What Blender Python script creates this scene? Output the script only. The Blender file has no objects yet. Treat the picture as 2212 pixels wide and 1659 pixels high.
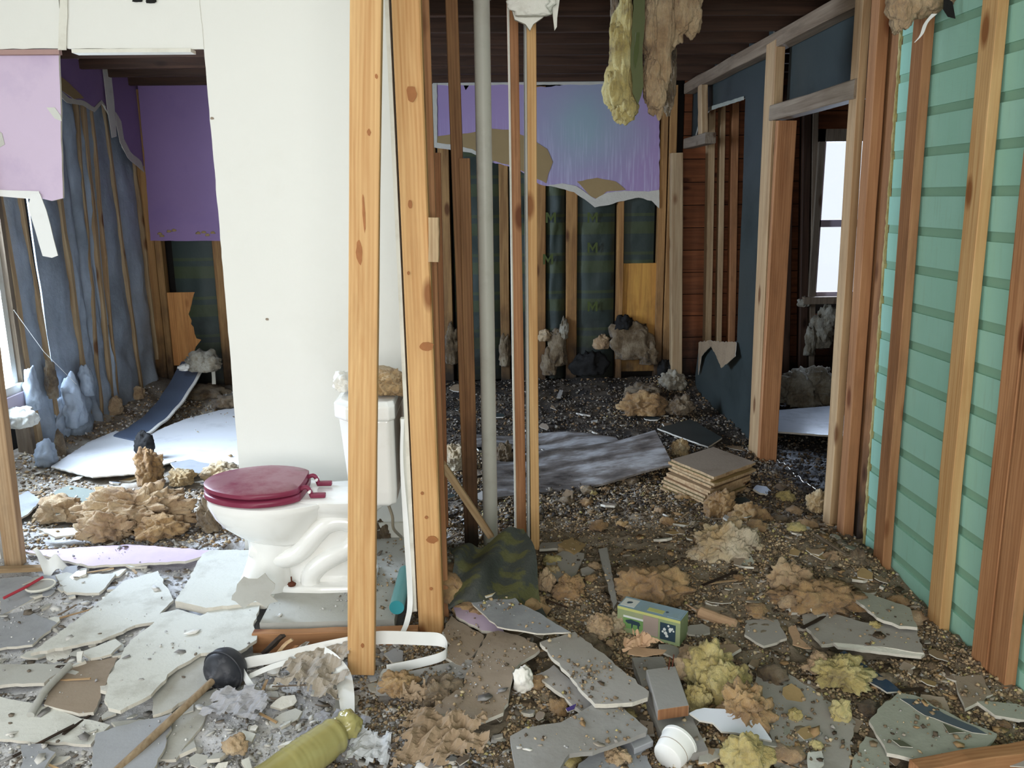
import bpy, bmesh, math, random
import numpy as np
from mathutils import Vector, Matrix
from mathutils.geometry import tessellate_polygon
random.seed(7); RNG = np.random.default_rng(7)
S = bpy.context.scene
COL = S.collection

# ------------------------------------------------------------------ camera
F = 1800.0; PITCH = math.radians(12.6); YAW = math.radians(1.8); ROLL = 0.012; CH = 1.6
_f = Vector((math.sin(YAW)*math.cos(PITCH), math.cos(YAW)*math.cos(PITCH), -math.sin(PITCH)))
_r0 = Vector((math.cos(YAW), -math.sin(YAW), 0)); _u0 = _r0.cross(_f)
_r = _r0*math.cos(ROLL) - _u0*math.sin(ROLL); _u = _u0*math.cos(ROLL) + _r0*math.sin(ROLL)
CAM = Vector((0, 0, CH))
cd = bpy.data.cameras.new('camera'); cd.sensor_width = 36; cd.lens = F/2212*36; cd.clip_start = 0.02
cam = bpy.data.objects.new('camera', cd); COL.objects.link(cam); S.camera = cam
m = Matrix.Identity(4)
for i in range(3):
    m[i][0] = _r[i]; m[i][1] = _u[i]; m[i][2] = -_f[i]; m[i][3] = CAM[i]
cam.matrix_world = m
S.view_settings.view_transform = 'Standard'; S.view_settings.look = 'None'
S.view_settings.exposure = -0.08; S.view_settings.gamma = 1.0; S.view_settings.use_curve_mapping = False

# ------------------------------------------------------------------ light
w = bpy.data.worlds.new('sky'); S.world = w; w.use_nodes = True
w.node_tree.nodes['Background'].inputs[0].default_value = (0.86, 0.93, 1.0, 1)
w.node_tree.nodes['Background'].inputs[1].default_value = 1.2
def area(name, loc, aim, sx, sy, power, col):
    l = bpy.data.lights.new(name, 'AREA'); l.shape = 'RECTANGLE'; l.size = sx; l.size_y = sy
    l.energy = power; l.color = col
    o = bpy.data.objects.new(name, l); COL.objects.link(o); o.location = loc
    o.rotation_euler = (Vector(aim)-Vector(loc)).to_track_quat('-Z', 'Y').to_euler(); return o
area('daylight_rear_window', (-0.5, -1.75, 1.55), (-0.35, 3.6, 1.1), 3.2, 1.7, 128, (1.0, 0.985, 0.955))
area('daylight_left_front_window', (-3.35, 1.2, 1.5), (0, 2.4, 0.6), 1.5, 1.4, 34, (0.80, 0.89, 1.0))
area('daylight_left_back_window', (-3.3, 4.70, 1.45), (-1.2, 5.2, 0.0), 1.1, 1.5, 340, (0.66, 0.80, 1.0))
area('daylight_far_window', (3.2, 7.6, 1.5), (2.6, 5.5, 0.0), 1.0, 1.4, 75, (0.62, 0.76, 1.0))

# ------------------------------------------------------------------ pixel helpers (photo frame 2212x1659)
def ray(px, py): return _f + _r*((px-1106)/F) - _u*((py-829.5)/F)
def G(px, py, z=0.0):
    d = ray(px, py); return CAM + d*((z-CH)/d.z)
def W(px, py, Y):
    d = ray(px, py); return CAM + d*(Y/d.y)
def K(px, py, X):
    d = ray(px, py); return CAM + d*(X/d.x)

# ------------------------------------------------------------------ numpy noise
_perm = np.random.default_rng(3).permutation(512).astype(np.int64)
_gr = np.random.default_rng(4).normal(size=(512, 3)); _gr /= np.linalg.norm(_gr, axis=1)[:, None]
def _h(i, j, k): return _perm[(_perm[(_perm[i & 511] + j) & 511] + k) & 511]
def pn(P):
    P = np.asarray(P, float); I = np.floor(P).astype(np.int64); Fr = P - I
    U = Fr*Fr*Fr*(Fr*(Fr*6-15)+10); out = 0
    for a in (0, 1):
        for b in (0, 1):
            for c in (0, 1):
                g = _gr[_h(I[:, 0]+a, I[:, 1]+b, I[:, 2]+c)]
                d = (g*(Fr-np.array((a, b, c)))).sum(1)
                wt = (U[:, 0] if a else 1-U[:, 0])*(U[:, 1] if b else 1-U[:, 1])*(U[:, 2] if c else 1-U[:, 2])
                out = out + wt*d
    return out*1.5
def fbm(P, o=4, billow=False):
    P = np.asarray(P, float); s = 0; a = 1; t = 0
    for i in range(o):
        n = pn(P*(2.03**i)+i*17.3)
        s = s + a*(1-2*np.abs(n) if billow else n); t += a; a *= 0.52
    return s/t

# ------------------------------------------------------------------ materials
def srgb(r, g, b):
    f = lambda c: (c/255)/12.92 if c/255 <= 0.04045 else ((c/255+0.055)/1.055)**2.4
    return (f(r), f(g), f(b), 1)
class MB:
    def __init__(s, name, rough=0.8, spec=0.3):
        s.m = bpy.data.materials.new(name); s.m.use_nodes = True; s.t = s.m.node_tree
        s.b = s.t.nodes['Principled BSDF']; s.b.inputs['Roughness'].default_value = rough
        s.b.inputs['Specular IOR Level'].default_value = spec
        s.tc = s.t.nodes.new('ShaderNodeTexCoord'); s.oi = s.t.nodes.new('ShaderNodeObjectInfo')
        s.geo = s.t.nodes.new('ShaderNodeNewGeometry')
    def n(s, typ, **kw):
        x = s.t.nodes.new(typ)
        for k, v in kw.items():
            if hasattr(x, k): setattr(x, k, v)
            else: x.inputs[k.replace('_', ' ')].default_value = v
        return x
    def l(s, a, b): s.t.links.new(a, b)
    def coord(s, scale=(1, 1, 1), world=False, rnd=True):
        mp = s.n('ShaderNodeMapping'); mp.inputs['Scale'].default_value = scale
        src = s.geo.outputs['Position'] if world else s.tc.outputs['Object']
        if rnd and not world:
            a = s.n('ShaderNodeVectorMath', operation='MULTIPLY_ADD'); s.l(s.oi.outputs['Random'], a.inputs[0])
            a.inputs[1].default_value = (31.7, 17.3, 23.9); s.l(src, a.inputs[2]); src = a.outputs[0]
        s.l(src, mp.inputs['Vector']); return mp.outputs[0]
    def noise(s, vec, scale, detail=4, rough=0.55, dist=0):
        x = s.n('ShaderNodeTexNoise'); x.inputs['Scale'].default_value = scale; x.inputs['Detail'].default_value = detail
        x.inputs['Roughness'].default_value = rough; x.inputs['Distortion'].default_value = dist
        s.l(vec, x.inputs['Vector']); return x.outputs['Fac']
    def ramp(s, fac, stops, interp='LINEAR'):
        x = s.n('ShaderNodeValToRGB'); cr = x.color_ramp; cr.interpolation = interp
        while len(cr.elements) < len(stops): cr.elements.new(0.5)
        for e, (p, c) in zip(cr.elements, stops):
            e.position = p; e.color = c if len(c) == 4 else (*c, 1)
        s.l(fac, x.inputs[0]); return x.outputs[0]
    def mix(s, fac, a, b, mode='MIX'):
        x = s.n('ShaderNodeMix', data_type='RGBA', blend_type=mode)
        for v, i in ((fac, 0), (a, 6), (b, 7)):
            if isinstance(v, (int, float, tuple)): x.inputs[i].default_value = v
            else: s.l(v, x.inputs[i])
        return x.outputs[2]
    def math(s, op, a, b=0.0, clamp=False):
        x = s.n('ShaderNodeMath', operation=op); x.use_clamp = clamp
        for v, i in ((a, 0), (b, 1)):
            if isinstance(v, (int, float)): x.inputs[i].default_value = v
            else: s.l(v, x.inputs[i])
        return x.outputs[0]
    def pos(s):
        x = s.n('ShaderNodeSeparateXYZ'); s.l(s.geo.outputs['Position'], x.inputs[0]); return x.outputs
    def color(s, c):
        if isinstance(c, tuple): s.b.inputs['Base Color'].default_value = c
        else: s.l(c, s.b.inputs['Base Color'])
    def bump(s, h, strength=0.3, dist=0.01):
        x = s.n('ShaderNodeBump'); x.inputs['Strength'].default_value = strength; x.inputs['Distance'].default_value = dist
        s.l(h, x.inputs['Height']); s.l(x.outputs[0], s.b.inputs['Normal'])
WHITE = (1, 1, 1, 1); BLACK = (0, 0, 0, 1)

def wood(name, light, dark, knot=True, rough=0.65, mold=False, dirt=0.25):
    k = MB(name, rough, 0.25)
    wv = k.coord((9, 9, 0.55)); g1 = k.noise(wv, 2.2, 3, 0.5, 1.5)
    st = k.n('ShaderNodeTexWave', wave_type='BANDS', bands_direction='X'); st.inputs['Scale'].default_value = 2.6
    st.inputs['Distortion'].default_value = 6; st.inputs['Detail'].default_value = 2; st.inputs['Detail Scale'].default_value = 0.8
    k.l(wv, st.inputs['Vector'])
    fine = k.noise(k.coord((110, 110, 1.6)), 1.5, 2, 0.6)
    f = k.math('ADD', k.math('MULTIPLY', g1, 0.72), k.math('MULTIPLY', st.outputs['Fac'], 0.12))
    f = k.math('ADD', f, k.math('MULTIPLY', fine, 0.25))
    c = k.ramp(f, [(0.30, dark), (0.72, light)])
    rv = k.ramp(k.oi.outputs['Random'], [(0, (0.84, 0.84, 0.84, 1)), (0.5, (1, 1, 1, 1)), (1, (1.0, 0.93, 0.87, 1))])
    c = k.mix(1.0, c, rv, 'MULTIPLY')
    if knot:
        v = k.n('ShaderNodeTexVoronoi', feature='F1'); v.inputs['Scale'].default_value = 1.0
        k.l(k.coord((6, 6, 2.4)), v.inputs['Vector'])
        kf = k.ramp(v.outputs['Distance'], [(0.09, WHITE), (0.17, BLACK)])
        c = k.mix(k.math('MULTIPLY', kf, 0.85), c, (dark[0]*0.45, dark[1]*0.28, dark[2]*0.2, 1))
    sp = k.ramp(k.noise(k.coord((5, 5, 1.2)), 2.0, 5, 0.7), [(0.50, BLACK), (0.72, WHITE)])
    c = k.mix(k.math('MULTIPLY', sp, dirt), c, (0.05, 0.035, 0.025, 1))
    if mold:
        z = k.pos()['Z']; nz = k.noise(k.coord((3, 3, 2), world=True), 2, 4)
        mf = k.ramp(k.math('ADD', z, k.math('MULTIPLY', nz, -1.0)), [(-0.05, WHITE), (0.28, BLACK)])
        mf = k.ramp(k.math('SUBTRACT', k.math('ADD', z, 0.55), nz), [(0.10, WHITE), (0.75, BLACK)])
        c = k.mix(k.math('MULTIPLY', mf, 0.93), c, (0.012, 0.011, 0.010, 1))
    k.color(c); k.bump(f, 0.25, 0.004); return k.m
WOOD = wood('pine_fresh', srgb(214, 176, 124), srgb(182, 134, 84), dirt=0.12)
WOODB = wood('pine_brown', srgb(158, 118, 82), srgb(108, 72, 48), mold=True)
WOODP = wood('pine_pale', srgb(194, 170, 134), srgb(152, 120, 86))
WOODG = wood('wood_grey', srgb(150, 136, 118), srgb(104, 88, 72), dirt=0.4)
WOODR = wood('wood_red', srgb(184, 136, 96), srgb(142, 94, 60), dirt=0.3)
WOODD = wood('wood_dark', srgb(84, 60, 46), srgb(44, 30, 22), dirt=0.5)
WOODW = wood('wood_wall_mold', srgb(178, 138, 88), srgb(122, 84, 50), mold=True, dirt=0.35)
WOODGREY = wood('board_weathered', srgb(150, 146, 142), srgb(104, 98, 94), knot=False, dirt=0.35)
WOODPAINT = wood('pine_paint_spots', srgb(196, 168, 134), srgb(158, 124, 90), dirt=0.3)

def plain(name, c, rough=0.8, var=0.12, scale=6, bump=0.0, bs=60, dirtc=None, dirt=0.0, spec=0.3, metallic=0, dscale=3.0, lo=0.5, hi=0.75, coat=0):
    k = MB(name, rough, spec)
    cc = k.mix(k.noise(k.coord(), scale, 5, 0.6), tuple(min(1, x*(1+var)) for x in c[:3])+(1,), tuple(x*(1-var) for x in c[:3])+(1,))
    if dirtc:
        d = k.ramp(k.noise(k.coord(), dscale, 7, 0.68), [(lo, BLACK), (hi, WHITE)])
        cc = k.mix(k.math('MULTIPLY', d, dirt), cc, dirtc)
    k.color(cc); k.b.inputs['Metallic'].default_value = metallic
    if coat: k.b.inputs['Coat Weight'].default_value = coat
    if bump: k.bump(k.noise(k.coord(), bs, 5, 0.65), bump, 0.01)
    return k.m
WALLW = plain('wall_white', srgb(228, 228, 221), 0.75, 0.02, 1.5, 0.05, 90, srgb(196, 192, 176), 0.25, dscale=1.2, lo=0.55, hi=0.9)
GYP = plain('gypsum_core', srgb(205, 200, 188), 0.95, 0.1, 20, 0.4, 80)
GYPD = plain('plasterboard_dusty', srgb(176, 176, 170), 0.9, 0.08, 5, 0.15, 70, srgb(128, 116, 98), 0.35, dscale=5)
GYPL = plain('plasterboard_light', srgb(206, 207, 200), 0.9, 0.07, 4, 0.25, 60, srgb(142, 138, 126), 0.6, dscale=5)
GYPB = plain('plasterboard_brown', srgb(150, 136, 120), 0.9, 0.12, 4, 0.15, 60, srgb(98, 80, 62), 0.5, dscale=4)
GYPG = plain('plasterboard_green_grey', srgb(156, 158, 146), 0.85, 0.08, 4, 0.15, 60, srgb(78, 84, 84), 0.45, dscale=3)
GYPK = plain('board_grey_lilac', srgb(160, 156, 150), 0.8, 0.08, 5, 0.1, 60, srgb(100, 90, 78), 0.4, dscale=4)
FLATGREY = plain('board_flat_weathered', srgb(150, 148, 144), 0.85, 0.12, 5, 0.15, 60, srgb(108, 100, 90), 0.5, dscale=4)
GYPS = plain('board_bluegrey', srgb(158, 161, 166), 0.5, 0.15, 4, 0.1, 60, srgb(92, 96, 104), 0.5, dscale=4)
PURPL = plain('paint_lilac', srgb(206, 188, 210), 0.6, 0.06, 2.5, 0.05, 40, srgb(168, 150, 186), 0.6, dscale=2)
PURPD = plain('paint_purple', srgb(146, 118, 162), 0.55, 0.08, 2, 0.05, 40, srgb(122, 98, 152), 0.6, dscale=1.5)
PAPER = plain('torn_paper_brown', srgb(160, 136, 96), 0.9, 0.12, 6, 0.15, 40)
KRAFT = plain('kraft_paper', srgb(178, 146, 116), 0.8, 0.12, 6, 0.2, 30, srgb(116, 92, 70), 0.5, dscale=6)
KRAFTD = plain('kraft_paper_dirty', srgb(148, 128, 104), 0.85, 0.15, 6, 0.3, 40, srgb(96, 80, 62), 0.6, dscale=6)
TAR = plain('tar_sheathing', srgb(54, 62, 62), 0.5, 0.2, 3, 0.06, 50, srgb(26, 34, 34), 0.6, dscale=1.5)
CERAM = plain('ceramic_white', srgb(238, 238, 234), 0.12, 0.01, 3, 0, 10, srgb(206, 200, 184), 0.35, spec=0.6, dscale=5, lo=0.58, hi=0.85, coat=0.5)
PIPE = plain('pipe_pvc', srgb(196, 194, 184), 0.4, 0.04, 2, 0, 10, srgb(140, 130, 112), 0.3, dscale=6)
PLASTW = plain('plastic_white', srgb(232, 234, 232), 0.4, 0.02, 3, 0, 10, srgb(170, 160, 146), 0.2)
TRIMW = plain('trim_white', srgb(222, 220, 208), 0.6, 0.04, 4, 0, 10, srgb(160, 150, 130), 0.4, dscale=8)
BLUEB = plain('batt_blue', srgb(166, 178, 192), 0.6, 0.14, 3, 0.8, 11, srgb(96, 104, 108), 0.65, dscale=1.6, lo=0.42, hi=0.7)
MAROON = plain('seat_maroon', srgb(122, 44, 68), 0.35, 0.05, 4, 0, 10)
RUBBER = plain('rubber_black', srgb(46, 48, 54), 0.45, 0.2, 5, 0.05, 30, srgb(140, 140, 146), 0.55, dscale=9)
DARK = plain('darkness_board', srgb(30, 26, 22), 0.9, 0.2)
RUST = plain('rust', srgb(92, 50, 34), 0.8, 0.3, 30, 0.4)
TEAL = plain('teal_plastic', srgb(60, 150, 160), 0.3, 0.05)
BLUESTRIP = plain('blue_strip', srgb(44, 66, 92), 0.5, 0.15, 8, 0.1, 40, srgb(130, 130, 124), 0.3, dscale=12)
STUCCO = plain('ceiling_white', srgb(215, 213, 204), 0.9, 0.03)
PINKTRIM = plain('trim_pinkish', srgb(188, 176, 190), 0.6, 0.06)
BLACKP = plain('black_paper', srgb(26, 25, 24), 0.8, 0.3, 8, 0.3)
GREENPLANT = plain('moss', srgb(92, 104, 50), 0.9, 0.3, 20, 0.5)
REDP = plain('red_plastic', srgb(176, 60, 72), 0.5)

WETB = plain('wet_pale_board', srgb(196, 202, 210), 0.18, 0.1, 4, 0.1, 20, srgb(90, 90, 96), 0.5, dscale=4)  # pale glossy colour imitating window glare on the wet floor
def insul(name, c1, c2, c3, white=0.0):
    k = MB(name, 0.95, 0.1); v = k.coord()
    c = k.ramp(k.noise(v, 7, 8, 0.7), [(0.30, c3), (0.46, c2), (0.66, c1)])
    if white:
        nz = k.n('ShaderNodeSeparateXYZ'); k.l(k.tc.outputs['Normal'], nz.inputs[0])
        c = k.mix(k.math('MULTIPLY', k.ramp(k.noise(v, 3, 4), [(0.48, BLACK), (0.6, WHITE)]), white), c, srgb(226, 222, 208))
    k.color(c); k.b.inputs['Sheen Weight'].default_value = 0.25
    k.bump(k.math('ADD', k.noise(v, 40, 8, 0.75), k.noise(k.coord((1, 1, .3)), 120, 4, 0.7)), 0.9, 0.014); return k.m
INS_T = insul('insulation_tan', srgb(220, 196, 158), srgb(188, 156, 118), srgb(124, 98, 74))
INS_Y = insul('insulation_yellow', srgb(222, 210, 152), srgb(200, 180, 112), srgb(136, 116, 76))
INS_W = insul('insulation_cream', srgb(226, 208, 170), srgb(200, 170, 122), srgb(132, 106, 78), white=0.45)
INS_O = insul('insulation_orange', srgb(202, 168, 118), srgb(164, 128, 84), srgb(100, 76, 50))
INS_B = insul('insulation_mouldy', srgb(166, 150, 124), srgb(112, 92, 66), srgb(40, 32, 24))
INS_G = insul('insulation_grey', srgb(200, 196, 180), srgb(146, 134, 112), srgb(60, 54, 46))
PLASTER = plain('plaster_chunk', srgb(232, 230, 222), 0.9, 0.04, 8, 0.4, 40, srgb(176, 168, 150), 0.4, dscale=10)

def green_mat():
    k = MB('paint_mint', 0.6, 0.3); v = k.coord((1, 1, 1))
    c = k.mix(k.noise(v, 2.5, 5), srgb(168, 212, 198), srgb(142, 194, 174))
    st = k.ramp(k.noise(k.coord((1, 14, 1.5)), 4, 4), [(0.55, BLACK), (0.8, WHITE)])
    c = k.mix(k.math('MULTIPLY', st, 0.3), c, srgb(138, 160, 134))
    c = k.mix(k.math('MULTIPLY', k.ramp(k.oi.outputs['Random'], [(0, BLACK), (1, WHITE)]), 0.25), c, srgb(150, 204, 178))
    k.color(c); k.bump(k.noise(k.coord((1, 3, 30)), 5, 4), 0.12, 0.003); return k.m
MINT = green_mat()
MINTD = plain('paint_mint_groove', srgb(132, 172, 148), 0.7, 0.15, 4)

def kraft_green():
    k = MB('batt_facing_green', 0.55, 0.3); p = k.pos()
    base = k.mix(k.noise(k.coord(), 3, 5), srgb(62, 72, 66), srgb(44, 54, 52))
    fr = k.math('FRACT', k.math('MULTIPLY', p['Z'], 3.1))
    band = k.ramp(fr, [(0.0, WHITE), (0.30, WHITE), (0.31, BLACK), (0.44, BLACK), (0.45, WHITE), (0.52, WHITE), (0.53, BLACK)], 'CONSTANT')
    c = k.mix(k.math('MULTIPLY', band, 0.5), base, srgb(78, 86, 46))
    nz = k.noise(k.coord((3, 3, 2), world=True), 2, 4)
    mf = k.ramp(k.math('SUBTRACT', k.math('ADD', p['Z'], 0.55), nz), [(0.15, WHITE), (0.75, BLACK)])
    c = k.mix(k.math('MULTIPLY', mf, 0.93), c, (0.012, 0.012, 0.010, 1))
    k.color(c); k.bump(k.noise(k.coord((1, 1, 1)), 9, 4), 0.3, 0.02); return k.m
KGREEN = kraft_green()
OLIVE = plain('facing_print', srgb(74, 84, 40), 0.6)

def purple_faded():
    k = MB('paint_purple_faded', 0.6, 0.3); p = k.pos()
    c = k.mix(k.noise(k.coord(), 2, 4), srgb(176, 152, 192), srgb(156, 134, 178))
    d = k.n('ShaderNodeVectorMath', operation='DISTANCE'); k.l(k.geo.outputs['Position'], d.inputs[0]); PP = W(1262, 270, 7.05)
    d.inputs[1].default_value = PP
    f = k.ramp(k.math('ADD', d.outputs['Value'], k.math('MULTIPLY', k.noise(k.coord(world=True), 3, 4), 0.25)), [(0.22, WHITE), (0.72, BLACK)])
    c = k.mix(k.math('MULTIPLY', f, 0.85), c, srgb(152, 178, 184))
    st = k.ramp(k.noise(k.coord((55, 1, 2.2), world=True), 1.5, 3), [(0.5, BLACK), (0.62, WHITE)])
    lo = k.ramp(p['Z'], [(1.95/3, WHITE), (2.3/3, BLACK)])
    lo = k.ramp(k.math('DIVIDE', p['Z'], 3.0), [(0.62, WHITE), (0.76, BLACK)])
    c = k.mix(k.math('MULTIPLY', k.math('MULTIPLY', st, lo), 0.35), c, srgb(206, 204, 226))
    k.color(c); return k.m
PURPF = purple_faded()

def attr_mat(name, rough=0.9, wet=False, bump=0.5, bs=90):
    k = MB(name, rough, 0.3)
    a = k.n('ShaderNodeAttribute', attribute_name='Col'); c = a.outputs['Color']
    c = k.mix(0.5, c, k.ramp(k.noise(k.coord(rnd=False), 28, 6, 0.7), [(0.3, (0.5, 0.48, 0.46, 1)), (0.6, WHITE)]), 'MULTIPLY')
    k.color(c)
    if wet:
        aw = k.n('ShaderNodeAttribute', attribute_name='Wet')
        k.l(k.ramp(aw.outputs['Fac'], [(0, (0.95,)*3), (1, (0.22,)*3)]), k.b.inputs['Roughness'])
    k.bump(k.noise(k.coord(rnd=False), bs, 6, 0.7), bump, 0.01); return k.m
TERR = attr_mat('rubble_ground', wet=True, bump=0.8, bs=60)
CRUMB = attr_mat('rubble_bits', bump=0.2)

def dusty_maroon():
    k = MB('lid_maroon_dusty', 0.4, 0.35)
    nz = k.n('ShaderNodeSeparateXYZ'); k.l(k.tc.outputs['Normal'], nz.inputs[0])
    d = k.math('MULTIPLY', k.ramp(nz.outputs['Z'], [(0.6, BLACK), (0.95, WHITE)]), k.ramp(k.noise(k.coord(rnd=False), 6, 6, 0.7), [(0.32, BLACK), (0.55, WHITE)]))
    k.color(k.mix(k.math('MULTIPLY', d, 0.8), srgb(122, 44, 68), srgb(150, 112, 118)))
    return k.m
LIDM = dusty_maroon()
def glass_mat():
    k = MB('window_glass'); t = k.t; out = t.nodes['Material Output']
    tr = t.nodes.new('ShaderNodeBsdfTransparent'); gl = t.nodes.new('ShaderNodeBsdfGlossy'); gl.inputs['Roughness'].default_value = 0.05
    mx = t.nodes.new('ShaderNodeMixShader'); mx.inputs[0].default_value = 0.06
    k.l(tr.outputs[0], mx.inputs[1]); k.l(gl.outputs[0], mx.inputs[2]); k.l(mx.outputs[0], out.inputs[0]); return k.m
GLASS = glass_mat()
def bottle_mat():
    k = MB('bottle_plastic', 0.18, 0.5); k.color(k.mix(k.noise(k.coord(), 8, 4), srgb(206, 200, 136), srgb(168, 158, 92)))
    k.b.inputs['Transmission Weight'].default_value = 0.35; k.b.inputs['Alpha'].default_value = 1.0; return k.m
BOTTLE = bottle_mat()
def wet_ply():
    k = MB('ply_wet', 0.3, 0.5); v = k.coord((1, 2.4, 1), rnd=False)
    c = k.ramp(k.noise(v, 3.5, 7, 0.65), [(0.34, srgb(62, 58, 56)), (0.5, srgb(116, 110, 106)), (0.66, srgb(176, 176, 178))])
    k.color(c); k.l(k.ramp(k.noise(v, 4, 4), [(0.4, (0.2,)*3), (0.6, (0.75,)*3)]), k.b.inputs['Roughness']); k.bump(k.noise(k.coord((1, 9, 1), rnd=False), 6, 6), 0.4, 0.01); return k.m
PLYWET = wet_ply()

# ------------------------------------------------------------------ object builders
def props(o, label=None, cat=None, group=None, kind=None):
    for a, b in (('label', label), ('category', cat), ('group', group), ('kind', kind)):
        if b: o[a] = b
    return o
def mesh_obj(name, verts, faces, mats, parent=None, smooth=False, fmat=None, origin=None):
    verts = [Vector(v) for v in verts]
    if origin is None:
        if parent is not None: origin = Vector((0, 0, 0))
        else:
            n = len(verts); origin = Vector((sum(v.x for v in verts)/n, sum(v.y for v in verts)/n, min(v.z for v in verts)))
    me = bpy.data.meshes.new(name); me.from_pydata([v-origin for v in verts], [], faces)
    for mt in (mats if isinstance(mats, (list, tuple)) else [mats]): me.materials.append(mt)
    if fmat: me.polygons.foreach_set('material_index', fmat)
    if smooth:
        me.polygons.foreach_set('use_smooth', [True]*len(me.polygons)); me.update()
        if len(me.polygons) < 6000: me.set_sharp_from_angle(angle=0.95)
    me.update(); o = bpy.data.objects.new(name, me); COL.objects.link(o)
    o.location = origin
    if parent is not None:
        o.parent = parent; o.matrix_parent_inverse = parent.matrix_basis.inverted()
    return o
def empty(name, loc, label=None, cat=None, group=None, kind=None):
    o = bpy.data.objects.new(name, None); COL.objects.link(o); o.location = loc; o.empty_display_size = 0.1
    return props(o, label, cat, group, kind)
def beam(name, p0, p1, w, d, mat, parent=None, face=(0, 1, 0), wob=0.0, seed=0, segs=1, z0cut=True):
    """a timber from p0 to p1 (centre line); w across, d along `face`; local z runs along the grain"""
    p0 = Vector(p0); p1 = Vector(p1); L = (p1-p0).length; z = (p1-p0)/L
    y = Vector(face); y = (y - z*y.dot(z)).normalized(); x = y.cross(z)
    rr = random.Random(seed*31+int(abs(p0.x*1000))); vs = []; fs = []
    b = min(w, d)*0.06
    prof = [(-w/2+b, -d/2), (w/2-b, -d/2), (w/2, -d/2+b), (w/2, d/2-b), (w/2-b, d/2), (-w/2+b, d/2), (-w/2, d/2-b), (-w/2, -d/2+b)]
    for i in range(segs+1):
        ox = rr.uniform(-wob, wob); oy = rr.uniform(-wob, wob)
        for q in prof:
            j = wob*0.5
            vs.append(Vector((q[0]+ox+rr.uniform(-j, j), q[1]+oy+rr.uniform(-j, j), L*i/segs)))
    for i in range(segs):
        for j in range(8):
            a = i*8+j; c = i*8+(j+1) % 8; fs.append((a, c, c+8, a+8))
    fs.append(tuple(range(7, -1, -1))); fs.append(tuple(segs*8+j for j in range(8)))
    me = bpy.data.meshes.new(name); me.from_pydata(vs, [], fs); me.materials.append(mat); me.update()
    o = bpy.data.objects.new(name, me); COL.objects.link(o)
    mw = Matrix((( x.x, y.x, z.x, p0.x), (x.y, y.y, z.y, p0.y), (x.z, y.z, z.z, p0.z), (0, 0, 0, 1)))
    if parent is not None: o.parent = parent; o.matrix_parent_inverse = parent.matrix_basis.inverted()
    o.matrix_basis = mw
    return o
def box(name, lo, hi, mat, parent=None, origin=None):
    x0, y0, z0 = lo; x1, y1, z1 = hi
    v = [(x0, y0, z0), (x1, y0, z0), (x1, y1, z0), (x0, y1, z0), (x0, y0, z1), (x1, y0, z1), (x1, y1, z1), (x0, y1, z1)]
    f = [(0, 3, 2, 1), (4, 5, 6, 7), (0, 1, 5, 4), (1, 2, 6, 5), (2, 3, 7, 6), (3, 0, 4, 7)]
    return mesh_obj(name, v, f, mat, parent, origin=origin)
def jag(pts, amp, step, rr, keep=None, nrm=None):
    out = []; n = len(pts)
    for i in range(n):
        a = pts[i]; b = pts[(i+1) % n]; L = (b-a).length; k = max(1, int(L/step))
        if keep and i in keep: out.append(a); continue
        t = (b-a).normalized() if L else Vector((1, 0, 0))
        for j in range(k):
            p = a.lerp(b, j/k)
            if j:
                jt = Vector((rr.uniform(-1, 1), rr.uniform(-1, 1), rr.uniform(-1, 1)))*amp
                p = p + jt - (nrm*jt.dot(nrm) if nrm else Vector())
            out.append(p)
    return out
def slab(name, pts, thick, mat, amp=0.004, step=0.03, seed=1, parent=None, edge=None, down=None, keep=None, bend=0.0):
    """a sheet with the outline `pts` (top face), `thick` thick along `down`; torn edges"""
    rr = random.Random(seed); pts = [Vector(p) for p in pts]
    c = sum(pts, Vector())/len(pts)
    nrm = Vector()
    for i in range(len(pts)): nrm += (pts[i]-c).cross(pts[(i+1) % len(pts)]-c)
    nrm.normalize()
    if down is None: down = nrm if nrm.z < 0 else -nrm
    down = Vector(down)
    P = jag(pts, amp, step, rr, keep, nrm)
    tri = tessellate_polygon([P]); n = len(P)
    Q = [p+down*thick for p in P]
    up = -down; fs = []; fm = []
    for t in tri:
        t = list(t); nn = (P[t[1]]-P[t[0]]).cross(P[t[2]]-P[t[0]])
        if nn.dot(up) < 0: t.reverse()
        fs.append(tuple(t)); fm.append(0); fs.append(tuple(n+x for x in reversed(t))); fm.append(0)
    for i in range(n):
        fs.append((i, (i+1) % n, n+(i+1) % n, n+i)); fm.append(1)
    o = mesh_obj(name, P+Q, fs, [mat, edge or GYP], parent, fmat=fm)
    return o
def gridsheet(name, fn, nu, nv, mat, thick=0.003, parent=None, smooth=True, keepf=None, down=(0, 0, -1)):
    vs = [Vector(fn(i/nu, j/nv)) for j in range(nv+1) for i in range(nu+1)]; n = len(vs); fs = []
    dn = Vector(down)*thick; vs += [v+dn for v in vs]
    ix = lambda i, j: j*(nu+1)+i
    kept = set()
    for j in range(nv):
        for i in range(nu):
            if keepf and not keepf((i+.5)/nu, (j+.5)/nv): continue
            kept.add((i, j))
    for (i, j) in kept:
        a, b, c, d = ix(i, j), ix(i+1, j), ix(i+1, j+1), ix(i, j+1)
        fs.append((a, b, c, d)); fs.append((n+d, n+c, n+b, n+a))
        if (i, j-1) not in kept: fs.append((b, a, n+a, n+b))
        if (i, j+1) not in kept: fs.append((d, c, n+c, n+d))
        if (i-1, j) not in kept: fs.append((a, d, n+d, n+a))
        if (i+1, j) not in kept: fs.append((c, b, n+b, n+c))
    used = sorted({k for f in fs for k in f}); mp = {k: i for i, k in enumerate(used)}
    return mesh_obj(name, [vs[k] for k in used], [tuple(mp[k] for k in f) for f in fs], mat, parent, smooth)
_ico = {}
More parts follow.
